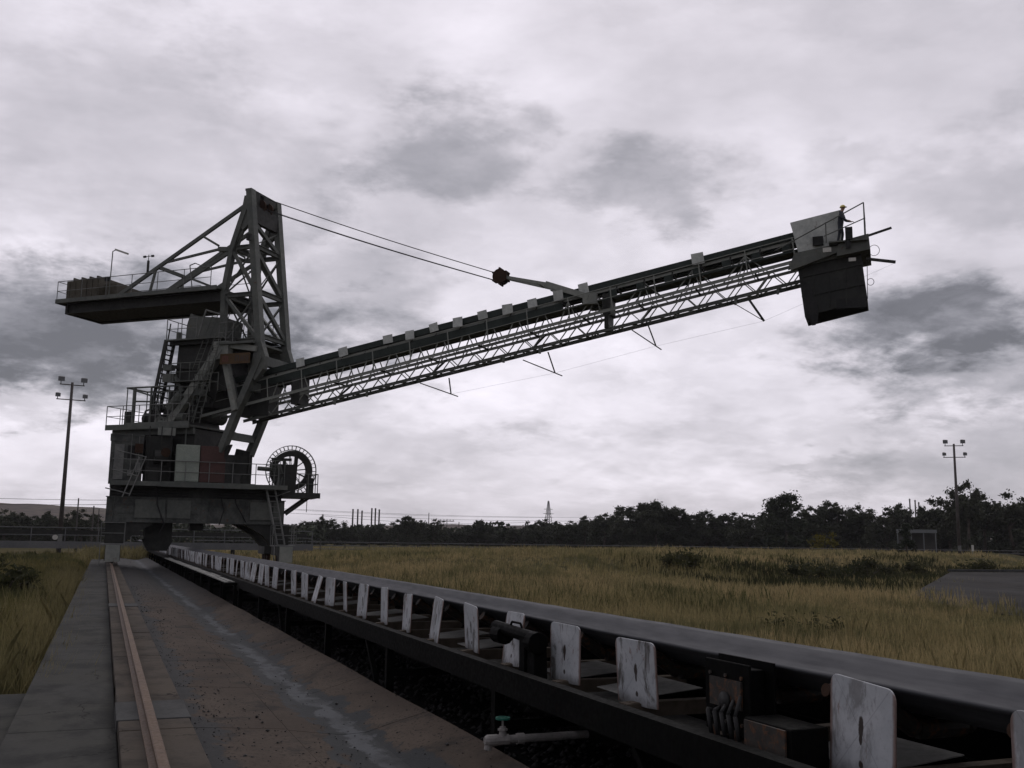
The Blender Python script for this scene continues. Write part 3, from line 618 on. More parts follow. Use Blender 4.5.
mb.box(1.75, 3.1, 57.0, 59.5, 4.42, 6.9); mb.box(6.1, 7.4, 57.4, 60, 4.42, 6.1); mb.tube((2.2, 56.7, 5.8), (2.9, 56.7, 5.8), .35, 14); mb.box(1.8, 2.5, 56.6, 57, 4.42, 5.2)
for x in (1.9, 2.5, 3.0): mb.tube((x, 56.6, 4.42), (x, 56.6, 7.4), .03)
PP(mb, 'hydraulic_plant', 'steel_dark')
mb = MB(); mb.box(1.2, 1.6, 56.3, 56.45, 5.9, 6.4); mb.tube((2.75, 56.35, 6.0), (2.75, 56.6, 6.0), .25, 12); PP(mb, 'motor_guard', 'rust')
mb = MB(); mb.box(2.3, 3.2, 56.7, 56.9, 6.95, 7.35); PP(mb, 'light_panel', 'steel_pale')
mb = MB(); mb.box(3.25, 4.44, 55.62, 56.2, 4.45, 6.4); c_ = PP(mb, 'cream_cabinet', 'cab_white', bevel=.02)
mb = MB(); mb.box(3.31, 4.38, 55.60, 55.62, 4.53, 6.33); mb.box(4.3, 4.34, 55.57, 55.6, 5.3, 5.5); PP(mb, 'door', 'cab_white', c_)
mb = MB(); mb.box(4.48, 5.78, 55.62, 56.2, 4.45, 6.38); c_ = PP(mb, 'brown_cabinet', 'cab_brown', bevel=.02)
mb = MB(); mb.box(4.55, 5.71, 55.60, 55.62, 4.53, 6.3); PP(mb, 'door', 'cab_brown', c_)
mb = MB()   # stair whose rail sags off the deck edge at the left corner
a1, b1 = Vector((1.75, 55.3, 5.68)), Vector((1.05, 55.3, 3.6)); off = Vector((-.32, 0, -.05))
mb.tube(a1, b1, .035); mb.tube(a1+off, b1+off, .035)
for k, l in ((.02, 1.4), (.5, 1.2), (.95, 1.2)): p = a1.lerp(b1, k); mb.tube(p, p+Vector((-l, 0, .28)), .032)
PP(mb, 'tilted_gate', 'galv')
mb = MB(); mb.tube((7.98, 55.75, 4.4), (8.75, 55.75, 1.2), .07); mb.tube((8.45, 55.75, 4.4), (9.15, 55.75, 1.2), .05)
for i in range(12): t = i/11; mb.tube((7.98+.77*t, 55.75, 4.4-3.2*t), (8.45+.7*t, 55.75, 4.4-3.2*t), .02, 4)
mb.tube((8.5, 55.7, 3.8), (9.3, 55.7, 4.1), .03)
PP(mb, 'access_ladder', 'galv')
# cable reel platform
mb = MB(); mb.box(8.9, 10.95, 55.9, 58.2, 3.78, 4.0); mb.beam((9.2, 56.2, 2.85), (10.45, 56.2, 3.8), .14); mb.beam((9.2, 57.9, 2.85), (10.45, 57.9, 3.8), .14); mb.box(8.9, 11.0, 55.85, 55.9, 3.76, 4.06)
mb.tube((10.3, 56, 4.0), (10.3, 56, 3.0), .02, 4); PP(mb, 'reel_platform', 'steel_dark')
rl = MB(); rc = Vector((9.52, 57.0, 5.32)); rl.ring(rc, (0, 1, 0), 1.12, .82, .34, 44); reel = PP(rl, 'cable_reel', 'steel_dark')
mb = MB()
for dy in (-.07, .07):
    mb.ring(rc+Vector((0, dy, 0)), (0, 1, 0), 1.42, 1.385, .03, 48)
    mb.ring(rc+Vector((0, dy, 0)), (0, 1, 0), 1.19, 1.15, .03, 44)
for i in range(36):
    t = i/36*2*math.pi; e = Vector((math.cos(t), 0, math.sin(t)))
    for dy in (-.07, .07): mb.tube(rc+e*1.17+Vector((0, dy, 0)), rc+e*1.40+Vector((0, dy, 0)), .016, 4)
    mb.tube(rc+e*1.40+Vector((0, -.07, 0)), rc+e*1.40+Vector((0, .07, 0)), .014, 4)
PP(mb, 'reel_cage', 'steel', reel)
mb = MB()
for i in range(12):
    t = i/12*2*math.pi+.13; e = Vector((math.cos(t), 0, math.sin(t)))
    for dy in (-.16, .16): mb.tube(rc+Vector((0, dy*1.6, 0)), rc+e*.84+Vector((0, dy, 0)), .022, 4)
mb.tube(rc+Vector((0, -.35, 0)), rc+Vector((0, .35, 0)), .16, 14); PP(mb, 'reel_spokes', 'steel_dark', reel)
mb = MB(); mb.box(8.65, 9.65, 56.05, 56.5, 4.0, 5.6); mb.beam((9.62, 56.6, 4.0), (9.72, 56.6, 6.2), .14, .2); mb.tube((9.0, 56.2, 5.0), (9.0, 56.2, 5.9), .1); mb.box(10.3, 10.65, 56.1, 56.5, 4.0, 4.9); mb.box(8.3, 9.4, 56.2, 56.3, 5.8, 5.95)
PP(mb, 'reel_drive', 'steel_dark')
mb = MB(); mb.rail([(8.2, 56.0, 4.42), (8.2, 55.95, 4.42), (9.0, 55.95, 4.42)], 1.35, .25); mb.rail([(9.8, 55.95, 4.0), (10.85, 55.95, 4.0), (10.85, 58, 4.0)], 1.1, .6)
for x in (8.35, 8.6, 8.8): mb.path([(x, 56, 4.4), (x+.12, 56.1, 5.0), (x-.05, 56, 5.6)], .04)
mb.path([(8.5, 56.2, 4.6), (8.7, 56.2, 4.95), (8.55, 56.2, 5.3), (8.8, 56.2, 5.5)], .05); mb.tube((7.6, 56.5, 5.35), (8.6, 56.5, 5.3), .12, 8)
PP(mb, 'reel_handrail', 'steel')

# --- slewing superstructure
T = 1.27
mb = MB(); mb.tube((0, 0, 4.36), (0, 0, 5.0), 2.0, 36); mb.box(-3.6, 1.5, -1.2, 1.2, 5.0, 6.0); mb.box(-3.9, .2, -1.4, 1.4, 6.0, 7.4)
mb.prism([(1.0, 5.6), (2.1, 5.6), (2.5, 6.5), (2.0, 6.35), (1.8, 6.8), (1.2, 6.2)], -1.3, -1.1, 'y'); mb.prism([(.8, 5.0), (2.1, 5.0), (2.1, 6.3), (1.2, 6.5)], 1.0, 1.3, 'y')
SP(mb, 'slew_platform', 'steel_dark')
mb = MB(); mb.box(-5.3, .35, -2.1, 2.1, 7.46, 7.56); mb.box(-5.32, .37, -2.14, -2.1, 7.36, 7.66); mb.box(-5.2, .3, -1.7, -1.5, 7.1, 7.46); mb.box(-5.2, .3, 1.5, 1.7, 7.1, 7.46); mb.box(-3.9, .35, -2.16, -2.14, 7.4, 7.74)
for s in (-4.8, -3.2, -1.6): mb.box(s, s+.12, -1.5, 1.5, 7.2, 7.44)
SP(mb, 'upper_deck', 'steel')
mb = MB(); mb.rail([(.3, -2.1, 7.56), (-5.3, -2.1, 7.56), (-5.3, 2.1, 7.56), (-2, 2.1, 7.56)], 1.15, 1.1)
SP(mb, 'upper_handrail', 'galv')
mb = MB()
for t in (-2.0, -.4):
    for s, r in ((-4.05, .03), (-3.55, .1), (-2.4, .06), (-1.9, .03), (-1.2, .04)): mb.tube((s, t, 7.56), (s, t, 9.7), r)
    mb.tube((-4.1, t, 9.72), (-.9, t, 9.72), .05); mb.tube((-3.55, t, 8.95), (-2.4, t, 8.9), .05); mb.tube((-3.5, t, 9.55), (-2.3, t, 9.2), .05)
for s in (-4.05, -2.4, -.9): mb.tube((s, -2, 9.72), (s, -.4, 9.72), .05)
mb.rail([(-2.2, -2.02, 8.4), (-.4, -2.02, 8.4)], 1.0, .5)
SP(mb, 'pipe_frame', 'steel')
mb = MB(); mb.rail([(.35, -1.9, 8.2), (.35, -1.9, 9.3), (1.9, -1.9, 9.35)], 1.0, .5); mb.rail([(-1.3, -1.85, 10.0), (1.2, -1.85, 10.0)], 1.0, .6); mb.box(-1.4, 1.3, -1.95, -1.2, 9.95, 10.0); mb.rail([(-.6, -1.9, 8.75), (1.2, -1.9, 8.75)], .9, .6)
mb.path([(-3.0, -1.9, 7.6), (-2.8, -1.9, 8.4), (-2.2, -1.8, 8.6), (-1.7, -1.9, 7.9)], .05); mb.tube((.1, -2.0, 5.2), (.1, -2.0, 7.4), .04)
SP(mb, 'service_landing', 'steel')
mb = MB()
mb.tube((-3.1, -1.5, 8.0), (-2.2, -1.5, 8.0), .34, 14); mb.box(-3.3, -2.0, -1.7, -.5, 7.56, 7.8); mb.box(-2.0, -.6, -1.2, 1.2, 7.56, 8.9); mb.prism([(-2.4, 7.6), (-.2, 7.6), (-.8, 9.9), (-1.6, 9.5)], -1.3, 1.3, 'y'); mb.tube((-2.9, -1.0, 8.7), (-2.9, .6, 8.7), .22, 12); mb.box(-4.7, -4.3, -1.4, -1, 7.56, 8.5)
mb.tube((-.2, -1.4, 8.3), (-.2, 1.4, 8.3), .42, 16)
SP(mb, 'drive_machinery', 'steel_dark')
mb = MB(); mb.tube((-1.25, -1.75, 8.5), (-.55, -1.75, 9.3), .28, 12); mb.tube((-1.2, -1.55, 8.05), (-.4, -1.55, 8.0), .25, 12); mb.box(-1.9, -1.15, -1.8, -1.5, 10.0, 10.45); mb.box(-1.9, -1.3, -1.8, -1.5, 10.65, 10.95); mb.tube((-1.3, -1.6, 10.4), (-.6, -1.6, 9.4), .14, 8); mb.box(.2, .9, -1.7, -1.5, 9.2, 9.5)
SP(mb, 'drive_covers', 'steel')
# feed tower: plated chute with a top platform
mb = MB(); mb.prism([(-1.65, 8.6), (1.1, 8.6), (1.6, 10.6), (1.4, 12.25), (-1.45, 12.25)], -1.15, 1.2, 'y'); mb.box(-1.8, 2.6, -1.5, -1.35, 12.1, 12.3); mb.box(-.2, 2.4, -1.25, -1.15, 9.5, 10.3)
mb.beam((-1.5, -1.3, 10.9), (1.2, -1.3, 10.75), .12, .2)
mb.beam((-.9, -1.25, 9.9), (1.0, -1.25, 8.9), .2, .3); mb.beam((0.2, -1.25, 10.3), (2.0, -1.25, 9.5), .14, .2)
SP(mb, 'feed_tower', 'steel_dark')
mb = MB(); mb.box(-1.85, 1.9, -1.8, 1.8, 12.3, 12.38); mb.box(1.6, 3.9, -1.85, 1.7, 11.9, 12.02); SP(mb, 'tower_platform', 'steel')
mb = MB(); mb.rail([(.2, -1.8, 12.38), (-1.8, -1.8, 12.38), (-1.8, 1.8, 12.38), (.2, 1.8, 12.38)], 1.15, 1.); mb.rail([(1.7, -1.8, 12.02), (2.6, -1.8, 12.02)], 1.1, .5); mb.path([(.35, -1.8, 12.4), (.75, -1.8, 13.9), (1.7, -1.8, 13.6)], .05)
SP(mb, 'tower_handrail', 'galv')
mb = MB(); mb.prism([(-1.0, 12.38), (1.35, 12.38), (1.5, 13.55), (-.35, 13.75), (-.75, 13.95), (-.95, 13.3)], -1.2, .6, 'y'); mb.tube((-1.35, -1.3, 12.38), (-1.35, -1.3, 12.85), .16, 10); SP(mb, 'tower_housing', 'steel')
mb = MB(); a, b = Vector((-2.75, -1.7, 7.6)), Vector((-1.9, -1.7, 12.4)); mb.beam(a, b, .06, .2); mb.beam(a+Vector((0, .7, 0)), b+Vector((0, .7, 0)), .06, .2)
for i in range(18): p = a.lerp(b, i/18); mb.box(p.x-.1, p.x+.1, p.y, p.y+.7, p.z-.01, p.z+.02)
for i in range(7): p = a.lerp(b, i/7); q = a.lerp(b, (i+1)/7); mb.tube(p+Vector((.3, 0, -.1)), q, .02, 4)
mb.tube(a+Vector((.3, 0, -.1)), b+Vector((.25, 0, .9)), .035); SP(mb, 'stair', 'steel_dark')
mb = MB(); mb.ladder((0, -2.05, 7.7), (2.1, -2.05, 13.6), (.45, 0, 0)); mb.ladder((.0, -1.7, 10.6), (1.2, -1.7, 13.8), (.35, 0, 0)); mb.ladder((.6, -2.1, 7.6), (1.6, -2.1, 12.0), (.4, 0, 0)); SP(mb, 'access_ladders', 'steel')
mb = MB()
for t in (-T-.25, T+.25):
    mb = MB(); mb.beam((-1.65, t, 7.3), (1.75, t, 11.75), .45, .55, (0, 1, 0)); mb.beam((1.75, t, 11.9), (2.85, t, 8.3), .3, .3)
    mb.prism([(1.3, 12.1), (2.3, 12.1), (2.3, 11.2), (1.5, 11.1)], t-.24, t+.24, 'y'); mb.tube((-1.9, t-.3, 7.75), (-1.9, t+.3, 7.75), .35, 12)
    mb.beam((1.6, t, 12.0), (4.0, t, 11.6), .22, .3)
    SP(mb, 'raking_strut', 'steel_pale')
# mast
for t in (-T, T):
    mb = MB()
    mb.beam((2.85, t, 20.75), (4.15, t, 10.9), .36, .42, (0, 1, 0)); mb.beam((4.17, t, 11.2), (3.0, t, 8.7), .36, .5, (0, 1, 0)); mb.beam((3.05, t, 8.9), (1.9, t, 6.1), .34, .46, (0, 1, 0))
    mb.prism([(3.83, 12.0), (4.2, 12.0), (4.5, 11.2), (4.4, 10.5), (3.9, 9.9), (3.6, 10.4)], t-.19, t+.19, 'y')
    SP(mb, 'mast_front_column', 'steel')
    mb = MB()
    mb.beam((2.62, t, 19.6), (1.9, t, 17.4), .30, .40, (0, 1, 0)); mb.beam((1.9, t, 17.5), (1.5, t, 15.0), .28, .34, (0, 1, 0)); mb.beam((1.5, t, 15.05), (1.62, t, 11.9), .28, .34, (0, 1, 0))
    mb.prism([(2.55, 20.4), (2.8, 20.4), (3.0, 18.8), (2.55, 18.4), (2.2, 18.9), (2.45, 19.8)], t-.13, t+.13, 'y')
    SP(mb, 'mast_rear_column', 'steel')
    mb = MB()
    mb.ibeam((1.85, t, 17.45), (3.3, t, 17.45), .2, .24); mb.ibeam((1.5, t, 14.75), (3.65, t, 14.75), .2, .24); mb.ibeam((1.6, t, 12.1), (3.95, t, 12.1), .24, .32)
    mb.beam((1.9, t, 17.3), (3.6, t, 14.8), .16, .22, (0, 1, 0)); mb.beam((1.6, t, 14.7), (3.85, t, 12.2), .16, .22, (0, 1, 0))
    mb.beam((2.05, t, 17.0), (2.75, t*.96, 19.2), .1); mb.tube((1.6, t, 15.0), (3.25, t, 17.3), .055); mb.tube((1.65, t, 12.3), (3.55, t, 14.6), .055)
    mb.beam((1.7, t, 12.0), (2.9, t, 8.4), .16); mb.beam((1.95, t, 17.45), (2.8, t, 18.9), .14)
    SP(mb, 'mast_side_bracing', 'steel')
fx = lambda z_: 2.85+(20.8-z_)*.1313
mb = MB()
for z_ in (17.5, 14.9, 12.4): mb.ibeam((fx(z_), -T, z_), (fx(z_), T, z_), .2, .26)
mb.beam((4.15, -T, 11.0), (4.15, T, 11.0), .35, .5); mb.beam((3.5, -T, 9.6), (3.5, T, 9.6), .35, .5); mb.beam((2.2, -T, 7.0), (2.2, T, 7.0), .3, .4)
for z0, z1 in ((18.9, 17.5), (17.4, 14.9), (14.8, 12.4)):
    mb.beam((fx(z0), -T, z0), (fx(z1), T, z1), .2, .2); mb.tube((fx(z0), T, z0), (fx(z1), -T, z1), .035)
for z_, s in ((17.45, 1.97), (14.75, 1.6), (12.1, 1.7)): mb.ibeam((s, -T, z_), (s, T, z_), .2, .24)
mb.tube((2.0, -T, 17.3), (1.6, T, 14.9), .05); mb.tube((2.0, T, 17.3), (1.6, -T, 14.9), .05); mb.tube((1.6, -T, 14.7), (1.7, T, 12.2), .05); mb.tube((1.6, T, 14.7), (1.7, -T, 12.2), .05)
mb.tube((2.0, -T, 17.45), (3.4, T, 17.5), .05); mb.tube((1.7, -T, 12.1), (4.1, T, 12.4), .05)
SP(mb, 'mast_cross_bracing', 'steel')
mb = MB(); mb.box(2.88, 3.16, -T+.18, T-.18, 18.9, 19.85); mb.box(2.62, 2.98, -T-.18, T+.18, 20.66, 20.78); mb.box(2.7, 2.98, -T+.2, -T+.75, 19.75, 20.72); mb.box(2.72, 3.0, -.2, T-.2, 20.3, 20.66)
SP(mb, 'mast_head', 'steel_dark')
for t in (-.35, .35):
    mb = MB(); mb.ring((2.85, t, 20.05), (0, 1, 0), .42, .12, .12, 24); mb.tube((2.85, t-.2, 20.05), (2.85, t+.2, 20.05), .12); SP(mb, 'head_sheave', 'rust')
mb = MB(); mb.ladder((2.3, 0, 12.4), (2.3, 0, 17.4), (0, .4, 0))
for z_ in np.arange(12.9, 17.5, .7):
    pts = [(2.3+.38*math.sin(a), .2+.38*math.cos(a), z_) for a in np.linspace(-.2, math.pi+.2, 9)]; mb.path(pts, .02, 4)
for a in (.5, 1.57, 2.6): mb.tube((2.3+.38*math.sin(a), .2+.38*math.cos(a), 12.9), (2.3+.38*math.sin(a), .2+.38*math.cos(a), 17.3), .015, 4)
mb.rail([(1.7, -1.2, 12.4), (1.7, 1.2, 12.4), (3.8, 1.2, 12.4)], 1.1, .8)
mb.box(1.6, 3.6, -1.2, 1.2, 12.28, 12.32)
SP(mb, 'caged_ladder', 'steel')
mb = MB(); mb.beam((3.3, -1.78, 17.9), (3.3, -1.78, 17.9001), .001); mb.box(3.15, 3.4, -1.85, -1.65, 17.65, 18.0); SP(mb, 'floodlight_fitting', 'rubber')
# counterweight boom
mb = MB()
for t in (-1.35, 1.35): mb.ibeam((-9.5, t, 14.75), (1.4, t, 14.75), .35, .64, th=.05)
mb.box(-9.55, -9.4, -1.5, 1.5, 14.42, 15.05); mb.box(-9.4, 1.3, -1.2, 1.2, 14.5, 14.54)
for s in np.arange(-8.5, 1, 1.6): mb.box(s, s+.15, -1.2, 1.2, 14.55, 14.9)
SP(mb, 'counterweight_beams', 'steel_dark')
mb = MB(); mb.box(-9.9, 1.45, -1.9, 1.9, 15.08, 15.16); mb.box(-9.92, 1.45, -1.94, -1.9, 15.0, 15.24); mb.box(-9.95, -9.9, -1.9, 1.9, 15.0, 15.24); SP(mb, 'counterweight_deck', 'steel')
mb = MB(); mb.prism([(-9.72, 15.16), (-7.3, 15.16), (-7.3, 16.45), (-9.72, 16.45)], -1.35, 1.5, 'y'); mb.box(-7.28, -6.4, -.9, 1.45, 15.16, 16.2)
for s in (-9.2, -8.6, -8.0, -7.45): mb.box(s-.05, s+.05, -1.37, 1.4, 16.45, 16.62)
for s in np.arange(-9.5, -7.3, .42): mb.box(s, s+.03, -1.38, -1.35, 15.2, 16.42)
mb.box(-9.74, -7.28, -1.37, -1.35, 15.78, 15.82)
SP(mb, 'counterweight_block', 'ctw')
mb = MB()
mb.rail([(1.0, -1.88, 15.16), (-9.87, -1.88, 15.16)], 1.15, 1.85, .022); mb.rail([(-9.87, -1.88, 15.16), (-9.87, 1.88, 15.16), (1.0, 1.88, 15.16)], 1.15, 1.85, .02); mb.rail([(-6.0, .6, 15.16), (-1.6, .6, 15.16)], .9, 1.4, .02)
mb.path([(-.2, -1.9, 15.16), (-.45, -1.9, 16.5), (-.1, -1.9, 16.6), (.6, -1.9, 16.3)], .03)
SP(mb, 'counterweight_handrail', 'galv')
mb = MB()
for t in (-T+.05, T-.05):
    mb.beam((2.65, t, 19.95), (-6.2, t, 15.2), .14, .2); mb.beam((1.8, t, 17.35), (-2.5, t, 15.2), .14, .2); mb.beam((.95, t, 17.5), (-2.67, t, 17.05), .1, .13); mb.beam((1.9, t, 17.4), (.9, t, 17.5), .2, .25)
    mb.beam((-3.2, t, 16.87), (-1.34, t, 16.13), .1, .13); mb.beam((-3.34, t, 16.76), (-3.73, t, 15.2), .1, .13); mb.beam((-.3, t, 18.4), (.9, t, 17.7), .09, .12)
mb.beam((-3.3, -T, 16.8), (-3.3, T, 16.8), .1); mb.beam((.9, -T, 17.5), (.9, T, 17.5), .12); mb.tube((2.4, 0, 19), (-3.8, .2, 15.3), .012, 4)
SP(mb, 'tie_bars', 'steel')
mb = MB(); mb.tube((-6.1, -1.8, 15.16), (-6.05, -1.8, 17.85), .03); mb.tube((-6.05, -1.8, 17.85), (-5.75, -1.8, 17.92), .025); lp = SP(mb, 'deck_lamp', 'steel')
mb = MB(); mb.beam((-5.85, -1.8, 17.93), (-5.0, -1.75, 17.62), .16, .1); SP(mb, 'lamp_head', 'led', lp)
mb = MB(); mb.box(-6.45, -6.2, -1.85, -1.7, 16.1, 16.35); SP(mb, 'lamp_box', 'rubber', lp)
mb = MB(); mb.beam((-3.9, -T, 16.5), (-3.9, -T, 17.25), .1); mb.tube((-3.9, -T, 17.2), (-3.9, -T, 17.6), .02); mb.tube((-4.15, -T, 17.5), (-3.65, -T, 17.5), .018)
for s in (-4.18, -3.62): mb.tube((s-.07, -T, 17.5), (s+.07, -T, 17.5), .07, 8)
SP(mb, 'anemometer', 'steel_dark')
# sign
mb = MB(); mb.box(1.95, 3.85, -1.92, -1.88, 10.78, 11.35)
sg = SP(mb, 'orange_sign', 'sign')
mb = MB(); ys_ = -1.925
mb.box(2.10, 2.20, ys_-.004, ys_, 10.9, 11.22); mb.box(2.26, 2.33, ys_-.004, ys_, 10.88, 11.25); mb.box(2.38, 2.48, ys_-.004, ys_, 10.9, 11.22); mb.box(2.20, 2.38, ys_-.004, ys_-.001, 11.16, 11.22); SP(mb, 'red_marks', 'sign_mark', sg)
mb = MB()
for s in (2.95, 3.12, 3.28, 3.42, 3.58, 3.7): mb.box(s, s+.06, ys_-.004, ys_, 10.9, 11.22)
mb.box(2.95, 3.18, ys_-.0045, ys_-.001, 11.16, 11.22); mb.box(3.28, 3.48, ys_-.0045, ys_-.001, 11.03, 11.09); SP(mb, 'dark_marks', 'sign_dark', sg)

# --- boom
zt = lambda s: 9.93+.18*s
zb = lambda s: 7.36+.1875*s
zw = lambda s: 8.08+.190*s
TB = .42
WT = -1.05
S0, S1 = 1.5, 32.6
mb = MB(); n = 40; prof = [(-.52, 0), (-.36, -.14), (-.18, -.2), (.18, -.2), (.36, -.14), (.52, 0)]; vs = []
ss = [1.2+(33.6-1.2)*i/n for i in range(n+1)]
for s in ss:
    for t, dz in prof: vs.append((s, t, zt(s)+dz))
for s in ss:
    for t, dz in prof: vs.append((s, t, zt(s)+dz-.02))
k = 6; o2 = (n+1)*k; fs = []
for j in range(n):
    for i in range(k-1): a = j*k+i; fs += [(a, a+k, a+k+1, a+1), (o2+a, o2+a+1, o2+a+k+1, o2+a+k)]
    fs += [(j*k, o2+j*k, o2+(j+1)*k, (j+1)*k), (j*k+5, (j+1)*k+5, o2+(j+1)*k+5, o2+j*k+5)]
SP(mb.add(vs, fs), 'boom_belt', 'pulley_green')
mb = MB(); mb.beam((1.2, 0, zt(1.2)-.86), (33, 0, zt(33)-.86), .7, .03); SP(mb, 'boom_return_belt', 'pulley_green')
for t in (-TB, TB):
    SP(MB().ibeam((S0, t, zt(S0)-.42), (S1, t, zt(S1)-.42), .07, .14, th=.02), 'belt_stringer', 'steel_pale')
for t in (-.5, .5):     # skirt plates: solid inboard, slotted outboard
    mb = MB()
    mb.beam((S0, t, zt(S0)-.17), (S1, t, zt(S1)-.17), .02, .28, (0, 0, 1))
    mb.beam((S0, t, zt(S0)-.71), (20.5, t, zt(20.5)-.71), .02, .38)
    mb.beam((20.5, t, zt(20.5)-.87), (S1, t, zt(S1)-.87), .02, .1)
    s = 20.5
    while s < 32: mb.beam((s, t, zt(s)-.68), (s+.4, t, zt(s+.4)-.68), .02, .36) if t < 0 else mb.beam((s, t, zt(s)-.74), (s+.12, t, zt(s+.12)-.74), .02, .3); s += 1.36
    SP(mb, 'skirt_plate', 'pulley_green')
mb = MB(); s = 3.2
while s < 32.4:
    mb = MB(); mb.tube((s, -.5, zt(s)-.26), (s, .5, zt(s)-.26), .06, 7); mb.box(s-.04, s+.04, -TB-.02, -TB+.05, zt(s)-.5, zt(s)-.02); mb.box(s-.04, s+.04, -.54, .54, zt(s)-.56, zt(s)-.5); SP(mb, 'boom_idler', 'steel_dark'); s += 1.36
bp0 = None
for s in (6.19, 8.79, 11.42, 12.68, 14.03, 15.36, 16.72, 18.06, 19.37, 20.71, 22.0, 27.56, 3.6):
    if bp0 is None:
        o = MB().box(-.28, .28, -.008, .008, -.25, .25).build('boom_plate', 'board', stk, rot=SR); bp0 = o
    else: o = bp0.copy(); col.objects.link(o)
    p = Vector((s, -.66, zt(s)-.17+rp.uniform(-.04, .06))); p.rotate(Matrix.Rotation(SR, 3, 'Z')); o.location = p
    o.rotation_euler = (R(rp.uniform(-8, 8)), R(-9.5+rp.uniform(-4, 4)), SR+R(rp.uniform(-6, 6))); o.scale = (rp.uniform(.85, 1.05)*(1.15 if s > 27 else 1), 1, rp.uniform(.85, 1.1))
for t in (-TB, TB): SP(MB().ibeam((S0-1, t, zw(S0-1)-.02), (S1, t, zw(S1)-.02), .08, .13, th=.02), 'middle_chord', 'steel_pale')
SP(MB().ibeam((S0-1.3, WT, zw(S0-1.3)), (S1-.3, WT, zw(S1-.3)), .05, .15, th=.02), 'walkway_edge', 'steel_pale')
for t in (-TB, TB): SP(MB().ibeam((2.6, t, zb(2.6)), (S1+.3, t, zb(S1+.3)), .09, .15, th=.02), 'bottom_chord', 'steel')
for t in (-TB, TB):
    mb = MB(); s = 3.0; k = 0
    while s < 32.2:
        e = min(s+.68, 32.4)
        a, b = ((s, zb(s)), (e, zw(e))) if k % 2 == 0 else ((s, zw(s)), (e, zb(e)))
        mb.beam((a[0], t, a[1]), (b[0], t, b[1]), .045, .05, (0, 1, 0)); s += .68; k += 1
    SP(mb, 'lower_lattice', 'steel_pale')
mb = MB(); s = 3.0; k = 0
while s < 32.2:
    e = min(s+.68, 32.4)
    mb.tube((s, -TB, zb(s)), (e, TB, zb(e)), .03, 4) if k % 2 else mb.tube((s, TB, zb(s)), (e, -TB, zb(e)), .03, 4)
    if k % 4 == 0: mb.beam((s, -TB, zb(s)), (s, TB, zb(s)), .08, .1); mb.beam((s, WT, zw(s)), (s, TB, zw(s)), .06, .08)
    if k % 8 == 0: mb.beam((s, -TB, zb(s)), (s+.4, TB, zw(s+.4)), .09, .09)
    s += .68; k += 1
SP(mb, 'bottom_bracing', 'steel_dark')
for t in (-TB, TB):
    mb = MB(); s = 3.47
    while s < 31.4:
        for ds in ((-.5, .5) if s < 22 else (-1.05, -.35, .35, 1.05)): mb.beam((s, t, zt(s)-.5), (s+ds, t, zw(s+ds)), .045, .05, (0, 1, 0))
        s += 1.36 if s < 22 else 2.4
    SP(mb, 'upper_lattice', 'steel_pale')
mb = MB(); s = .4
while s < S1-.3: mb.beam((s, WT+.03, zw(s)+.06), (s, -TB-.03, zw(s)+.06), .035, .02); s += .68
SP(mb, 'boom_walkway', 'steel_dark')
mb = MB(); ns = 15; pts = [(.3+(S1-.9)*i/ns) for i in range(ns+1)]
for a, b in zip(pts, pts[1:]):
    mb.tube((a, WT, zw(a)+1.12), (b, WT, zw(b)+1.12), .022); mb.tube((a, WT, zw(a)+.6), (b, WT, zw(b)+.6), .018)
for a in pts: mb.tube((a, WT, zw(a)), (a-.12, WT, zw(a)+1.12), .03)
SP(mb, 'boom_handrail', 'steel_pale')
mb = MB(); mb.tube((5, -.35, zb(5)-.13), (S1, -.35, zb(S1)-.13), .035, 8); s = 5.5
while s < 32:
    mb.box(s, s+.08, -.4, -.3, zb(s)-.2, zb(s))
    if int(s*1.3) % 3 == 0: mb.box(s+.9, s+1.0, -.62, -.5, zb(s)-.2, zb(s)+.1)
    s += 1.9
SP(mb, 'cable_conduit', 'steel')
mb = MB(); mb.box(22.9, 23.3, -.5, .5, zt(23)-1.6, zt(23)-.6); mb.box(23, 23.2, -.5, .5, zb(23)+.1, zt(23)-1.1); mb.box(5.6, 6.1, -.5, .5, zb(6)+.2, zt(6)-.6); mb.box(2.2, 4.2, -.5, .5, zb(3)+.2, zt(3)-.5)
SP(mb, 'boom_frames', 'steel_dark')
# scraper arms hanging under the boom and the thin wire they carry
H = [((18.95, 10.37), (20.61, 9.65), (20.24, 10.7)), ((13.39, 9.46), (15.13, 8.83), (15.0, 9.65)), ((24.42, 11.54), (25.57, 10.7), (25.2, 11.73)), ((29.2, 12.5), (30.53, 11.58), (29.9, 12.6))]
for j, (a, b, c) in enumerate(H):
    mb = MB(); e = Vector((b[0], -.75, b[1])); f0 = Vector((a[0], -.75, a[1])); f1 = Vector((c[0], -.75, c[1])); e2 = e+(e-f0)*.0
    m_ = f0.lerp(e, .8); e = f0.lerp(Vector((b[0], -.75, b[1])), 1.22) if j < 3 else e; m_ = Vector((b[0], -.75, b[1]))
    mb.tube(f0, e, .03 if j < 3 else .02); mb.tube(f1, m_ if j < 3 else e, .035 if j < 3 else .06); SP(mb, 'wire_bracket', 'steel_dark')
mb = MB(); pts = [Vector((h[1][0], -.75, h[1][1])) for h in sorted(H)]; pts = pts+[Vector((36.2, -1.0, 13.75))]; mb.path(pts, .0035, 4); SP(mb, 'emergency_wire', 'rope')
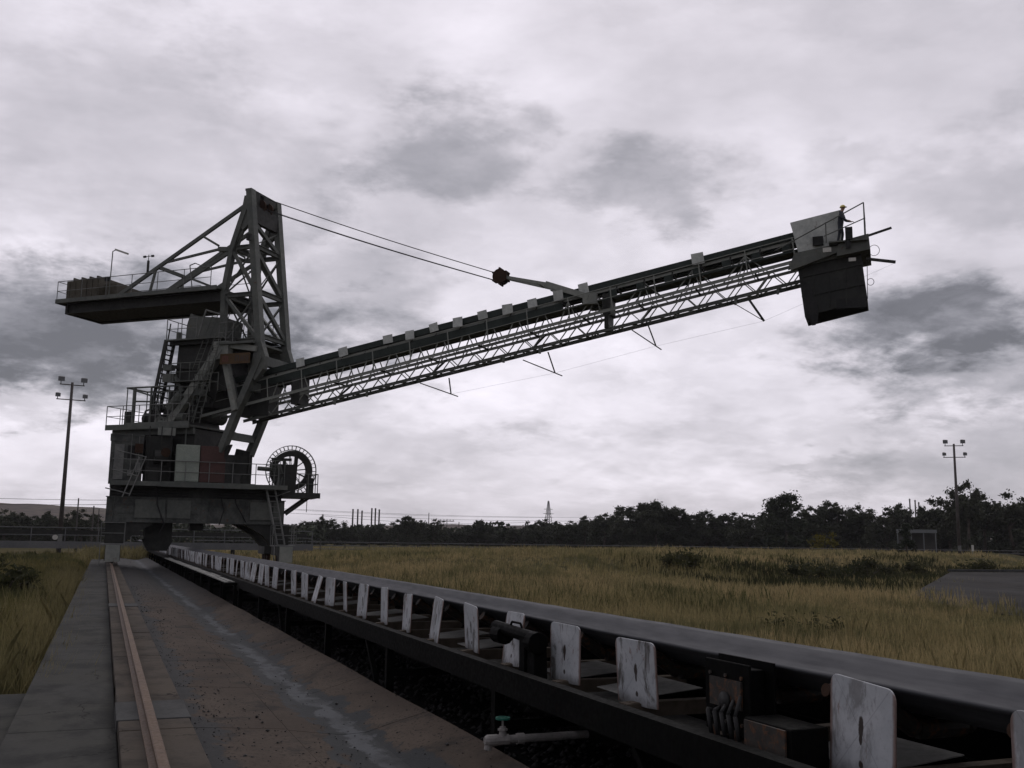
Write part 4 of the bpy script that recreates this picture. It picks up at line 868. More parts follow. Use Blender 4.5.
# hoist ropes, pulley block and pendant arms
PB = Vector((17.43, 0, 14.88))
for t, z0, dz in ((-.06, 20.55, .2), (.06, 20.55, .2), (-.2, 19.9, -.2), (.2, 19.9, -.2)):
    mb = MB(); a = Vector((3.2, t, z0)); b = PB+Vector((-.2, t*.3, dz)); pts = []
    for i in range(13): u = i/12; p = a.lerp(b, u); p.z -= .10*math.sin(math.pi*u); pts.append(p)
    mb.path(pts, .021, 6); SP(mb, 'hoist_rope', 'rope')
mb = MB(); mb.ring(PB, (0, 1, 0), .36, .1, .12, 20); mb.ring(PB+Vector((0, -.16, 0)), (0, 1, 0), .36, .1, .1, 20); mb.ring(PB+Vector((0, .16, 0)), (0, 1, 0), .36, .1, .1, 20)
for a in (90, 210, 330, 30, 150, 270): p = PB+Vector((math.cos(R(a))*.4, 0, math.sin(R(a))*.4)); mb.tube(p+Vector((0, -.25, 0)), p+Vector((0, .25, 0)), .06, 8)
for t in (-.24, .24): mb.tube(PB+Vector((0, t-.01, 0)), PB+Vector((0, t+.01, 0)), .38, 24)
SP(mb, 'pulley_block', 'rust')
mb = MB()
for sg_ in (-1, 1):
    mb.beam(PB+Vector((.35, sg_*.12, -.08)), (20.0, sg_*.45, 14.2), .1, .16); mb.beam((20.0, sg_*.45, 14.2), (22.3, sg_*.72, 13.3), .16, .28)
    mb.box(22.0, 22.7, sg_*.7-.08, sg_*.7+.08, 12.95, 13.5)
mb.beam((19.6, -.45, 14.3), (19.6, .45, 14.3), .1); SP(mb, 'pendant_arms', 'steel_pale')
def HP(mb, *a, **k):
    mb.v = [(x-.22, y, z+.0) for x, y, z in mb.v]; return SP(mb, *a, **k)
# boom head: chute, shields, platform
mb = MB(); pr = [(32.55, 11.6), (35.2, 12.15), (35.0, 14.3), (32.3, 14.0)]
for t0, t1 in ((-1.05, -1.0), (1.0, 1.05)): mb.prism([(32.55, 11.6), (32.7, 11.35), (32.78, 11.42), (32.86, 11.18), (33.0, 11.2), (33.03, 11.72), (33.5, 11.80), (33.9, 11.92), (33.94, 12.02), (34.4, 12.0), (35.2, 12.15), (35.0, 14.3), (32.3, 14.0)] if t0 < 0 else pr, t0, t1, 'y')
mb.prism([(32.3, 14.0), (32.55, 11.6), (32.6, 11.6), (32.35, 14.0)], -1.0, 1.0, 'y'); mb.prism([(35.0, 14.3), (35.2, 12.15), (35.15, 12.14), (34.95, 14.3)], -1.0, 1.0, 'y'); mb.prism([(32.5, 13.9), (35, 14.2), (35, 14.25), (32.5, 13.95)], -1.0, 1.0, 'y')
for q in (32.95, 33.6, 34.3, 34.8): mb.prism([(q, 12.0), (q+.06, 12.0), (q+.03, 14.0), (q-.03, 14.0)], -1.1, -1.05, 'y')
for zz in (12.6, 13.5): mb.beam((32.45, -1.08, zz-.1), (35.1, -1.08, zz+.3), .05, .07)
HP(mb, 'discharge_chute', 'steel_dark')
mb = MB(); mb.prism([(32.45, 13.3), (32.65, 11.5), (33.1, 11.35), (33.15, 12.0), (32.8, 13.0)], -1.14, -1.08, 'y'); mb.beam((32.8, -1.15, 11.9), (33.0, -1.15, 11.25), .06, .3); mb.box(33.9, 35.15, -1.08, -1.06, 11.85, 12.3); HP(mb, 'chute_flap', 'rubber')
mb = MB(); mb.prism([(32.05, 15.95), (34.25, 16.33), (34.05, 14.7), (32.35, 14.55)], -1.12, -1.08, 'y'); mb.prism([(32.05, 15.95), (34.25, 16.33), (34.25, 16.28), (32.05, 15.90)], -1.08, 1.1, 'y'); mb.prism([(32.05, 15.95), (34.25, 16.33), (34.05, 14.7), (32.35, 14.55)], 1.06, 1.1, 'y')
HP(mb, 'head_shield', 'board')
mb = MB(); mb.tube((33.7, -.9, 15.0), (33.7, .9, 15.0), .42, 20); HP(mb, 'head_pulley', 'rust')
mb = MB(); mb.prism([(31.9, 13.75), (35.35, 14.35), (35.3, 15.0), (34.0, 14.75), (32.2, 14.5)], -1.2, -1.12, 'y'); mb.prism([(34.0, 14.1), (35.4, 14.3), (35.35, 15.0), (34.1, 14.75)], -1.55, 1.2, 'y'); mb.box(33.7, 35.3, -1.75, -1.12, 14.68, 14.74); mb.beam((32.0, -1.3, 13.8), (34.5, -1.3, 14.6), .3, .3)
HP(mb, 'head_frame', 'steel')
mb = MB(); mb.box(33.0, 33.45, -1.3, -1.15, 14.75, 15.15); mb.box(34.4, 34.6, -1.75, -1.7, 14.35, 14.9); mb.box(34.4, 34.7, -1.8, -1.5, 14.74, 15.3); HP(mb, 'limit_switch', 'rubber')
mb = MB(); mb.box(33.45, 33.8, -1.82, -1.76, 14.25, 14.45); mb.box(34.5, 34.8, -1.82, -1.76, 13.75, 13.9); HP(mb, 'small_lights', 'led')
mb = MB(); rp_ = [(32.3, -1.7, 14.2), (34.0, -1.7, 14.72), (35.25, -1.7, 14.95)]
mb.tube((31.4, -1.65, 14.55), (35.2, -1.75, 16.35), .028); mb.tube((33.5, -1.7, 15.0), (35.25, -1.75, 15.65), .024)
for s, z0, z1 in ((33.6, 14.7, 15.62), (35.2, 14.9, 16.35)): mb.tube((s, -1.73, z0), (s, -1.73, z1), .03)
mb.path([(35.2, -1.73, 16.35), (35.2, 1.2, 16.2), (35.2, 1.2, 14.9)], .025); mb.tube((35.2, -1.73, 15.65), (35.2, 1.2, 15.6), .02)
HP(mb, 'head_handrail', 'steel')
mb = MB(); mb.beam((35.2, -1.1, 15.0), (36.3, -1.1, 15.3), .08, .09); mb.beam((35.2, -1.1, 14.0), (36.4, -1.1, 13.75), .09, .12); HP(mb, 'probe_arms', 'steel_dark')
mb = MB()
for c, r in (((35.55, 14.35), .22), ((35.35, 12.95), .14)): mb.path([(c[0]+r*math.cos(a), -1.1, c[1]+r*math.sin(a)*1.1) for a in np.linspace(0, 6.28, 15)], .012, 4)
mb.tube((35.25, -1.1, 14.2), (35.2, -1.1, 12.2), .014, 4); HP(mb, 'cable_loops', 'rubber')

# ------------------------------------------------------------------ person on the boom head
def person():
    e = Matrix.Rotation(SR, 4, 'Z'); base = e @ Vector((33.98, -1.45, 14.62)) + Vector((OX, OY, 0))
    root = empty('person', base, SR+R(-10), label='person in dark workwear and yellow hard hat leaning on the rail of the boom head', cat='person')
    J = {'pel': (0, 0, .95, .175, .15), 'sp': (.03, 0, 1.12, .17, .14), 'ch': (.07, 0, 1.32, .20, .15), 'nk': (.09, 0, 1.46, .07, .065), 'nk2': (.105, 0, 1.53, .055, .055), 'h1': (.125, 0, 1.60, .078, .088), 'h2': (.13, 0, 1.68, .075, .09),
         'sl': (.08, .19, 1.40, .085, .085), 'el': (.16, .26, 1.15, .062, .062), 'wl': (.38, .22, 1.06, .03, .028), 'hl': (.45, .20, 1.05, .035, .022),
         'sr': (.08, -.19, 1.40, .085, .085), 'er': (.14, -.27, 1.14, .062, .062), 'wr': (.34, -.25, 1.0, .03, .028), 'hr': (.41, -.24, .98, .035, .022),
         'tl': (0, .10, .86, .09, .09), 'kl': (.07, .12, .50, .062, .062), 'al': (0, .13, .10, .045, .045), 'fl': (.13, .14, .04, .045, .035),
         'tr': (0, -.10, .86, .09, .09), 'kr': (-.02, -.12, .50, .062, .062), 'ar': (-.12, -.13, .10, .045, .045), 'fr': (.01, -.14, .04, .045, .035)}
    E = ['pel-sp', 'sp-ch', 'ch-nk', 'nk-nk2', 'nk2-h1', 'h1-h2', 'ch-sl', 'sl-el', 'el-wl', 'wl-hl', 'ch-sr', 'sr-er', 'er-wr', 'wr-hr', 'pel-tl', 'tl-kl', 'kl-al', 'al-fl', 'pel-tr', 'tr-kr', 'kr-ar', 'ar-fr']
    # fingers, each rooted in the palm
    for sfx, sy in (('l', 1), ('r', -1)):
        hx, hy, hz_ = J['h'+sfx][:3]
        for k, (dy, ln) in enumerate(((-.03, .075), (-.01, .085), (.01, .08), (.03, .062))):
            J[f'f{k}a{sfx}'] = (hx+.03, hy+dy, hz_, .010, .010); J[f'f{k}b{sfx}'] = (hx+.03+ln*.55, hy+dy, hz_-.012, .009, .009); J[f'f{k}c{sfx}'] = (hx+.03+ln*.7, hy+dy, hz_-.05, .008, .008)
            E += [f'h{sfx}-f{k}a{sfx}', f'f{k}a{sfx}-f{k}b{sfx}', f'f{k}b{sfx}-f{k}c{sfx}']
        J[f'ta{sfx}'] = (hx-.01, hy-sy*.045, hz_-.01, .011, .011); J[f'tb{sfx}'] = (hx+.025, hy-sy*.06, hz_-.03, .009, .009); E += [f'h{sfx}-ta{sfx}', f'ta{sfx}-tb{sfx}']
    keys = list(J); me = bpy.data.meshes.new('body'); me.from_pydata([J[k][:3] for k in keys], [tuple(keys.index(q) for q in e_.split('-')) for e_ in E], [])
    o = bpy.data.objects.new('body', me); col.objects.link(o)
    sk = o.modifiers.new('skin', 'SKIN'); ss_ = o.modifiers.new('sub', 'SUBSURF'); ss_.levels = ss_.render_levels = 2
    for i, k in enumerate(keys): me.skin_vertices[0].data[i].radius = J[k][3:5]; me.skin_vertices[0].data[i].use_root = (k == 'pel')
    bpy.context.view_layer.update()
    ev = o.evaluated_get(bpy.context.evaluated_depsgraph_get()); m2 = bpy.data.meshes.new_from_object(ev); o.modifiers.clear(); o.data = m2
    for v_ in m2.vertices:                                        # nose and brow
        c = v_.co
        if 1.60 < c.z < 1.66 and abs(c.y) < .02 and c.x > .19: c.x += .02
        if c.z < .012: c.z = .0
    m2.materials.clear(); [m2.materials.append(M[k]) for k in ('cloth', 'skin', 'boot')]
    for p in m2.polygons:
        p.use_smooth = True; c = p.center
        p.material_index = 1 if (c.z > 1.50 or (c.x > .36 and c.z > .9)) else 2 if c.z < .13 else 0
    o.parent = root
    mb = MB(); n = 16; rows = 6; vs = []
    for j in range(rows+1):
        a = j/rows*math.pi/2
        for i in range(n): t = 2*math.pi*i/n; vs.append((.13+.128*math.cos(a)*math.cos(t), .112*math.cos(a)*math.sin(t), 1.685+.125*math.sin(a)))
    fs = [(j*n+i, j*n+(i+1) % n, (j+1)*n+(i+1) % n, (j+1)*n+i) for j in range(rows) for i in range(n)]
    mb.add(vs, fs); mb.add([(.13+.17*math.cos(2*math.pi*i/n)*(1.12 if math.cos(2*math.pi*i/n) > 0 else .8), .125*math.sin(2*math.pi*i/n), 1.685) for i in range(n)]+[(.13+.13*math.cos(2*math.pi*i/n), .11*math.sin(2*math.pi*i/n), 1.70) for i in range(n)], [(i, (i+1) % n, n+(i+1) % n, n+i) for i in range(n)]+[tuple(range(n-1, -1, -1))])
    mb.build('hard_hat', 'helmet', root, smooth=True)
    for sy in (-1, 1):
        mb = MB(); mb.tube((.206, sy*.03, 1.655), (.216, sy*.03, 1.655), .011, 8); mb.build('eye', 'boot', root)
        mb = MB(); mb.tube((.12, sy*.078, 1.635), (.125, sy*.098, 1.64), .026, 8); mb.build('ear', 'skin', root)
person()

# ------------------------------------------------------------------ light masts
def mast(name, x, y, z0, h, rz, label):
    t = empty(name, (x, y, z0), rz, label=label, cat='light mast', group='floodlight masts')
    mb = MB(); n = 10; vs = []
    mb.tube((0, 0, -.6), (0, 0, h), .24, 12, .13); part0 = mb.build('pole', 'pole', t, smooth=True)
    for zz, w_, sz in ((h-.25, 1.15, 1.), (h-1.75, 1.35, .8)):
        mb = MB(); mb.beam((-w_, 0, zz), (w_, 0, zz), .09); mb.build('crossarm', 'pole', t)
        for sx in (-1, 1):
            mb = MB(); c = Vector((sx*(w_-.1), 0, zz)); mb.beam(c, c+Vector((0, 0, .32)), .07)
            q = c+Vector((0, -.05, .62*sz)); s_ = .30*sz
            vs = [(q.x+a*s_, q.y-.26, q.z+b*s_*.75-.12) for a, b in ((-1, -1), (1, -1), (1, 1), (-1, 1))]+[(q.x+a*s_*.45, q.y+.34, q.z+b*s_*.4+.1) for a, b in ((-1, -1), (1, -1), (1, 1), (-1, 1))]
            mb.add(vs, [(0, 1, 2, 3), (7, 6, 5, 4), (0, 4, 5, 1), (1, 5, 6, 2), (2, 6, 7, 3), (3, 7, 4, 0)]); fl = mb.build('floodlight', 'pole', t)
            mb = MB(); mb.add([(v_[0]*.92+q.x*.08, v_[1]-.012, v_[2]*.95+(q.z-.12)*.05) for v_ in vs[:4]], [(0, 1, 2, 3)]); mb.build('lens', 'lamp_glass', fl)
    mb = MB(); mb.box(-.2, .2, -.36, -.24, 1.3, 2.0); mb.build('switch_box', 'galv', t)
    return t
mast('floodlight_mast', -4.0, 108.3, -.4, 17.0, R(8), 'tall dark floodlight mast standing left of the stacker')
mast('floodlight_mast', 102.0, 99.2, -.3, 15.1, R(-38), 'weathered floodlight mast in front of the tall trees at the right')

# ------------------------------------------------------------------ things across the yard
cc_ = empty('cross_conveyor', (-20, 86, 0), label='long elevated conveyor with handrails crossing behind the walkway at left', cat='conveyor')
mb = MB(); mb.box(-70, 16.5, 86, 87.4, .55, .95); mb.box(-70, 16.5, 85.9, 86, .5, 1.05); part(mb, 'deck_beam', 'far_metal', cc_)
mb = MB(); mb.box(-70, 16, 86.3, 87.2, 1.6, 1.9); part(mb, 'covered_belt', 'steel_dark', cc_)
mb = MB(); mb.rail([(-70, 85.95, .95), (16.4, 85.95, .95)], 1.15, 2.4, .04); part(mb, 'handrail', 'far_metal', cc_)
mb = MB()
for x in range(-68, 17, 6): mb.beam((x, 86.2, -.8), (x, 86.2, .6), .2); mb.beam((x, 87.2, -.8), (x, 87.2, .6), .2); mb.beam((x, 86.2, .95), (x, 86.2, 1.7), .12)
part(mb, 'trestles', 'steel_dark', cc_)
mb = MB(); mb.tube((-3.5, 85.85, 1.35), (-3.5, 85.9, 1.35), .2, 12); part(mb, 'round_lamp', 'led', cc_)
yf = empty('pipe_fence', (60, 118, 0), label='long low pipe barrier in front of the tree line across the field', cat='barrier')
def fl_(x): return 128-.16*(x-10)
mb = MB(); xs = list(range(10, 150, 3))
for a, b in zip(xs, xs[1:]):
    for zz, r in ((1.05, .045), (.62, .045), (.2, .05)): mb.tube((a, fl_(a), zz), (b, fl_(b), zz), r, 5)
part(mb, 'rails', 'far_metal', yf)
mb = MB()
for a in xs: mb.beam((a, fl_(a), -.5), (a, fl_(a), 1.1), .1)
part(mb, 'posts', 'pole', yf)
def simple_pole(x, y, h, label, arms=(), r=.16, name='power_pole', grp='distant power poles'):
    t = empty(name, (x, y, -.3), label=label, cat='pole', group=grp)
    mb = MB(); mb.tube((0, 0, 0), (0, 0, h), r, 8, r*.7); mb.build('pole', 'pole', t)
    for zz, w_ in arms:
        mb = MB(); mb.beam((-w_, 0, zz), (w_, 0, zz), .2, .22); mb.build('crossarm', 'pole', t)
        mb = MB()
        for q in (-w_*.9, -w_*.45, w_*.45, w_*.9): mb.tube((q, 0, zz+.1), (q, 0, zz+.45), .1, 6)
        mb.build('insulators', 'far_metal', t)
    return t
simple_pole(95.1, 288, 7.8, 'distant T-shaped power pole above the trees midway between the chimneys and the pylon', ((7.2, 2.2),))
simple_pole(107.9, 283, 7.2, 'distant T-shaped power pole above the trees just left of the lattice pylon', ((6.7, 2.0),))
simple_pole(90, 290, 9.6, 'thin bare pole rising above the trees right of the pipe stacks')
simple_pole(117.7, 279, 7.8, 'short pole nearest to the left of the lattice pylon', ((7.0, .6),))
simple_pole(50.4, 251.5, 7.6, 'short bare pole above the trees right of the cable reel', r=.25)
simple_pole(98.5, 286.8, 7.0, 'thin pole between the two T-shaped power poles')
simple_pole(-3.9, 164, 7.2, 'power pole above the scrub right of the left floodlight mast', r=.13)
simple_pole(-1.7, 163.5, 6.1, 'taller of two posts close to the left side of the stacker', r=.13)
simple_pole(-1.0, 173, 5.9, 'slimmer of two posts close to the left side of the stacker', r=.1)
for i, (x, y, h, lb) in enumerate(((80.2, 347.8, 11.8, 'leftmost slim pipe stack of the left trio above the trees'), (81.8, 347.2, 11.8, 'middle slim pipe stack of the left trio above the trees'), (83.2, 346.8, 11.3, 'right and shortest slim pipe stack of the left trio'), (86.3, 345.3, 12.2, 'leftmost slim pipe stack of the right trio above the trees'), (87.5, 344.9, 12.2, 'middle slim pipe stack of the right trio above the trees'), (88.8, 344.6, 11.8, 'rightmost slim pipe stack of the right trio'),
        (193.4, 203.7, 13.9, 'left thin stack behind the trees near the right mast'), (194.7, 203.2, 13.6, 'middle thin stack behind the trees near the right mast'), (196.0, 203.3, 13.1, 'right thin stack behind the trees near the right mast'))):
    t = empty('pipe_stack', (x, y, -.3), label=lb, cat='stack', group='slim stacks beyond the trees')
    mb = MB(); mb.tube((0, 0, 0), (0, 0, h), .3 if i < 6 else .2, 10, .26 if i < 6 else .17); mb.build('pipe', 'pole', t)
    mb = MB(); mb.ring((0, 0, h-.3), (0.001, 0, 1), .36 if i < 6 else .25, .2, .14, 12); mb.build('collar', 'far_metal', t)
py = empty('lattice_pylon', (164, 368, -.3), label='distant lattice pylon poking above the trees', cat='pylon')
mb = MB(); hh = 17.5
def lw(z_): return 1.9*(1-z_/hh)+.15
for sx in (-1, 1):
    for sy in (-1, 1): mb.beam((sx*lw(0), sy*lw(0), 0), (sx*lw(hh), sy*lw(hh), hh), .16)
z_ = 0
while z_ < hh-1:
    e = z_+max(.9, lw(z_)*1.5)
    for sx in (-1, 1): mb.tube((sx*lw(z_), -lw(z_), z_), (-sx*lw(e), -lw(e), e), .07, 4); mb.tube((sx*lw(z_), lw(z_), z_), (-sx*lw(e), lw(e), e), .07, 4)
    z_ = e
mb.build('lattice', 'far_metal', py)
mb = MB()
for zz, w_ in ((14.2, 1.9), (12.4, 2.3)): mb.beam((-w_, 0, zz), (w_, 0, zz), .16)
mb.build('crossarm', 'far_metal', py)
mb = MB()
for zz, (x0, y0), (x1, y1) in ((8.3, (20, 262), (164, 292)), (9.6, (20, 268), (164, 300)), (10.6, (20, 300), (166, 368)), (6.9, (50, 251), (118, 279)), (6.8, (-60, 164), (14, 170)), (8.6, (-60, 190), (24, 200))):
    pts = [(x0+(x1-x0)*i/16, y0+(y1-y0)*i/16, zz-1.1*math.sin(math.pi*i/16)) for i in range(17)]; mb.path(pts, .035, 4)
tag(mb.build('power_lines', 'rope', loc=(60, 260, 0)), 'thin power lines strung low above the distant trees', 'cables')
# open shed among the trees at the right
sh = empty('open_shed', (115, 120, -.2), R(-45), label='pale grey open shed half hidden among the trees near the right mast', cat='shed')
mb = MB(); mb.prism([(-4.5, 4.8), (4.5, 4.6), (4.5, 4.75), (-4.5, 4.95)], -3, 3, 'y'); mb.box(-4.6, 4.6, -3.1, -3, 4.3, 4.9); mb.build('roof', 'far_roof', sh)
mb = MB(); mb.box(-4.4, 4.4, 2.8, 3, 0, 4.5); mb.box(-4.4, -2.2, -2.9, 2.8, 1.5, 3.5); mb.build('wall', 'wall_far', sh)
for x in (-4.3, -1.2, 1.6, 4.3): mb = MB(); mb.beam((x, -2.9, 0), (x, -2.9, 4.4), .22); mb.build('post', 'far_roof', sh)
sh.scale = (.62, .62, .86)
# markers beside the right-hand mast
t = empty('marker_post', (104.5, 99.5, -.3), label='small pale marker post just right of the right floodlight mast', cat='post')
mb = MB(); mb.tube((0, 0, 0), (0, 0, 2.1), .06); mb.build('post', 'galv', t); mb = MB(); mb.box(-.2, .2, -.08, -.06, 1.3, 2.1); mb.build('marker', 'led', t)
t = empty('utility_box', (93.5, 104.0, -.3), label='small pale utility box at the foot of the trees left of the right mast', cat='box')
mb = MB(); mb.box(-.45, .45, -.3, .3, 0, 1.1); mb.build('cabinet', 'led', t); mb = MB(); mb.box(-.5, .5, -.35, .35, 1.1, 1.18); mb.build('lid', 'galv', t)
# edge kerb of the slab in the field
mb = MB(); mb.beam((43, 42.6, .32), (72, 40.1, .32), .25, .12)
tag(mb.build('kerb', 'patch'), kind='structure')

# ------------------------------------------------------------------ vegetation
rg = np.random.default_rng(5)
def leafcloud(centres, radii, n, size, flat=.75):
    """n leaf quads gathered into clumps"""
    c = np.asarray(centres); r = np.asarray(radii); k = rg.choice(len(c), n, p=(r**2)/(r**2).sum())
    d = rg.normal(size=(n, 3)); d /= np.linalg.norm(d, axis=1)[:, None]; q = np.abs(rg.normal(0, .62, n))+.05
    P = c[k]+d*(r[k]*q)[:, None]*np.array([1, 1, flat])
    u = rg.normal(size=(n, 3)); u /= np.linalg.norm(u, axis=1)[:, None]; v_ = np.cross(u, rg.normal(size=(n, 3))); v_ /= np.linalg.norm(v_, axis=1)[:, None]
    s = (size*rg.uniform(.5, 1.3, n))[:, None]
    V = np.stack([P-u*s, P+v_*s*.45, P+u*s, P-v_*s*.45], 1).reshape(-1, 3); F = np.arange(4*n).reshape(-1, 4); return V, F
def tree_proto(kind, seed):
    r_ = random.Random(seed); H_ = 10.
    root = bpy.data.objects.new('gum_tree', None); col.objects.link(root)
    mb = MB(); cen = []; rad = []
    if kind == 'dome':
        for i in range(46):
            a = r_.random()*6.28; zz = r_.uniform(1.2, 9.2); R_ = 3.3*math.sqrt(max(0, 1-((zz-3.6)/6.0)**2)); q = R_*math.sqrt(r_.random())
            cen.append((q*math.cos(a), q*math.sin(a), zz)); rad.append(r_.uniform(.8, 1.3))
        mb.tube((0, 0, 0), (0, 0, 6), .3, 8, .12)
    elif kind == 'spire':
        for i in range(40):
            zz = r_.uniform(.8, 9.6); R_ = 1.9*(1-zz/10.5)+.35; a = r_.random()*6.28; q = R_*math.sqrt(r_.random())
            cen.append((q*math.cos(a), q*math.sin(a), zz)); rad.append(r_.uniform(.35, .75))
        mb.tube((0, 0, 0), (0, 0, 9), .22, 8, .04)
    else:
        nl = {'open': 6, 'broad': 8, 'low': 7}[kind]; sp = {'open': 2.2, 'broad': 3.4, 'low': 3.6}[kind]; z0 = {'open': 3.2, 'broad': 2.0, 'low': 1.2}[kind]
        lean = (r_.uniform(-.5, .5), r_.uniform(-.5, .5)); top_ = Vector((lean[0], lean[1], z0+1.6)); mb.tube((0, 0, 0), top_, .26, 8, .18)
        for i in range(nl):
            a = i/nl*6.28+r_.uniform(-.4, .4); zz = r_.uniform(z0+2.4, 8.9 if kind != 'low' else 8.6); q = sp*r_.uniform(.35, 1)*(1.15-.45*(zz/10))
            e = Vector((q*math.cos(a), q*math.sin(a), zz)); mid = top_.lerp(e, .5)+Vector((0, 0, r_.uniform(-.2, .5))); mb.tube(top_-Vector((0, 0, r_.uniform(0, 1.2))), mid, .13, 6, .08); mb.tube(mid, e, .08, 6, .03)
            for j in range(5): cen.append((e.x+r_.gauss(0, .75), e.y+r_.gauss(0, .75), min(9.4, e.z+r_.gauss(.1, .6)))); rad.append(r_.uniform(.45, .95))
            cen.append(tuple(mid+Vector((r_.gauss(0, .6), r_.gauss(0, .6), r_.gauss(0, .4))))); rad.append(r_.uniform(.4, .8))
        cen.append((lean[0], lean[1], 9.3)); rad.append(.7)
        for i in range(9 if kind == 'open' else 16): a = r_.random()*6.28; q = sp*math.sqrt(r_.random()); cen.append((q*math.cos(a), q*math.sin(a), r_.uniform(.6, 6.0))); rad.append(r_.uniform(.8, 1.3))
    mb.build('trunk', 'bark', root)
    V, F = leafcloud(cen, rad, {'dome': 15000, 'spire': 5500}.get(kind, 11000), .26)
    V[:, 2] = np.maximum(V[:, 2], .05); c = npmesh('crown', V, F, 'leaf2' if kind in ('dome', 'spire') else 'leaf', 4); c.parent = root; return root
protos = {k: [tree_proto(k, s) for s in sd_] for k, sd_ in (('open', (1, 2, 3)), ('broad', (4, 5, 6)), ('low', (7, 8, 9)), ('dome', (10,)), ('spire', (12,)))}
TR = [(39.9, 234.3, 4.8), (42.6, 233.1, 5.5), (44.2, 221.4, 6.3), (49.2, 230.4, 6.1), (52.8, 229.2, 4.3), (58.6, 237.7, 5.0), (62.4, 236.1, 5.3), (62.7, 225.0, 6.1), (64.8, 224.0, 6.8), (70.3, 232.8, 6.3), (69.9, 222.0, 6.4), (76.0, 230.8, 4.7), (82.4, 239.1, 4.4), (80.8, 228.7, 5.3), (83.0, 227.7, 6.3), (85.1, 227.0, 5.1), (91.7, 235.5, 4.1), (91.1, 224.6, 5.0), (93.8, 223.6, 4.8), (94.0, 212.3, 6.8), (92.9, 202.1, 5.5), (95.3, 201.0, 6.2), (97.8, 199.8, 7.3), (97.1, 189.1, 7.6), (99.8, 188.0, 7.8), (97.5, 177.8, 8.7), (99.9, 176.8, 9.2), (101.9, 175.9, 9.8), (104.2, 175.2, 8.5), (106.5, 174.3, 8.5), (108.8, 173.6, 7.3), (111.3, 172.4, 8.2), (114.4, 171.4, 7.0), (116.5, 170.3, 8.0), (113.2, 160.9, 7.4), (121.7, 168.2, 8.1), (123.7, 167.2, 9.3), (113.2, 149.4, 10.8), (122.3, 157.0, 8.5), (124.4, 156.1, 8.9), (126.5, 155.3, 8.9), (128.9, 154.2, 9.7), (132.3, 152.9, 9.2), (134.6, 152.1, 8.7), (129.8, 143.1, 8.7), (139.7, 149.9, 9.7), (135.7, 140.7, 8.8), (138.3, 139.4, 10.2), (136.9, 134.6, 9.9), (131.1, 125.6, 12.4), (137.9, 128.6, 10.6), (144.5, 131.7, 9.1), (138.4, 122.9, 10.7), (144.6, 126.0, 10.3), (147.0, 124.9, 11.2),
      (-18.2, 192.1, 5.4), (-15.4, 190.9, 5.8), (-14.0, 201.3, 5.5), (-11.6, 200.4, 5.0), (-9.3, 199.3, 5.9), (-6.6, 198.3, 5.4), (-3.5, 186.1, 6.1), (-1.3, 196.2, 5.3)]
ORD = ['first', 'second', 'third', 'fourth', 'fifth', 'sixth', 'seventh', 'eighth', 'ninth', 'tenth']
anch = [(0, 'to the right of the cable reel'), (7, 'to the right of the slim pipe stacks'), (12, 'right of the T-shaped power pole'), (19, 'right of the lattice pylon'), (28, 'to the right of the broad-crowned gum'), (38, 'to the right of the tall dense dome tree'), (44, 'to the right of the open shed'), (49, 'from the right floodlight mast rightwards')]
used = set(); rt_ = random.Random(3)
for i, (x, y, h) in enumerate(TR):
    kind = 'dome' if i in (37, 54) else 'broad' if i in (25, 26, 27, 28, 29, 36, 41) else 'open' if (i in (8, 14, 23, 39, 45, 49, 50, 51, 52) or i % 5 == 2) else 'low'
    pr = rt_.choice(protos[kind])
    if pr.name in used: o = copy_tree(pr)
    else: o = pr; used.add(pr.name)
    o.location = (x, y, -.35); s = (h+.1)/9.75
    ws = s*(rt_.uniform(1.05, 1.5) if h < 9 else rt_.uniform(.95, 1.15)); o.scale = (ws, ws, s)
    if i in (49,): o.scale = (1.0, 1.0, s)
    if i == 37: o.scale = (1.25, 1.25, s)
    o.rotation_euler.z = rt_.random()*6.28
    look = {'dome': 'tall dense dome-shaped dark tree', 'broad': 'broad-crowned dark gum tree', 'open': 'loose open-crowned gum tree', 'low': 'low rounded dark gum tree'}[kind]
    if i == 27: lb = 'broadest tall gum tree at the middle of the tree line'
    elif i == 37: lb = 'tallest dense dome-shaped dark tree above its neighbours in the tree line'
    elif i == 49: lb = 'tall open-crowned gum directly behind the right floodlight mast'
    elif i >= 55: lb = f'{look} beyond the raised conveyor, {ORD[i-55]} from the left'
    else:
        a = max(k for k, _ in anch if k <= i); lb = f'{look}, {ORD[i-a]} {dict(anch)[a]}'
    tag(o, lb, 'tree', 'trees in the dark tree line' if i < 55 else 'trees beyond the raised conveyor')
for ks in protos.values():
    for p in ks:
        if p.name not in used and p not in (protos['spire'][0],):
            for c in list(p.children): bpy.data.objects.remove(c)
            bpy.data.objects.remove(p)
sp = protos['spire'][0]; sp.name = 'young_conifer'; sp.location = (79.5, 84.5, -.3); sp.scale = (.62, .62, .44); tag(sp, 'small dark conical tree standing in the field in front of the shed', 'tree')
def bush(name, x, y, r, h, mat, label, n=900, size=.16):
    c = empty(name, (x, y, float(hz(x, y))-.1), label=label, cat='shrub')
    mb = MB(); [mb.tube((0, 0, 0), (r*.5*math.cos(a), r*.5*math.sin(a), h*.6), .05, 5, .02) for a in (0, 1.3, 2.6, 3.9, 5.2)]; mb.build('stems', 'bark', c)
    rb = random.Random(int(x*7)); cen = [(rb.uniform(-r, r)*.7, rb.uniform(-r, r)*.7, rb.uniform(.25, .85)*h) for _ in range(14)]
    V, F = leafcloud(cen, [rb.uniform(.25, .45)*r for _ in cen], n, size); V[:, 2] = np.maximum(V[:, 2], .02); f = npmesh('foliage', V, F, mat, 4); f.parent = c; return c
bush('yellow_shrub', 94.9, 117, 2.3, 3.1, 'leafy', 'yellow flowering shrub in front of the dark tree line', 700, .22)
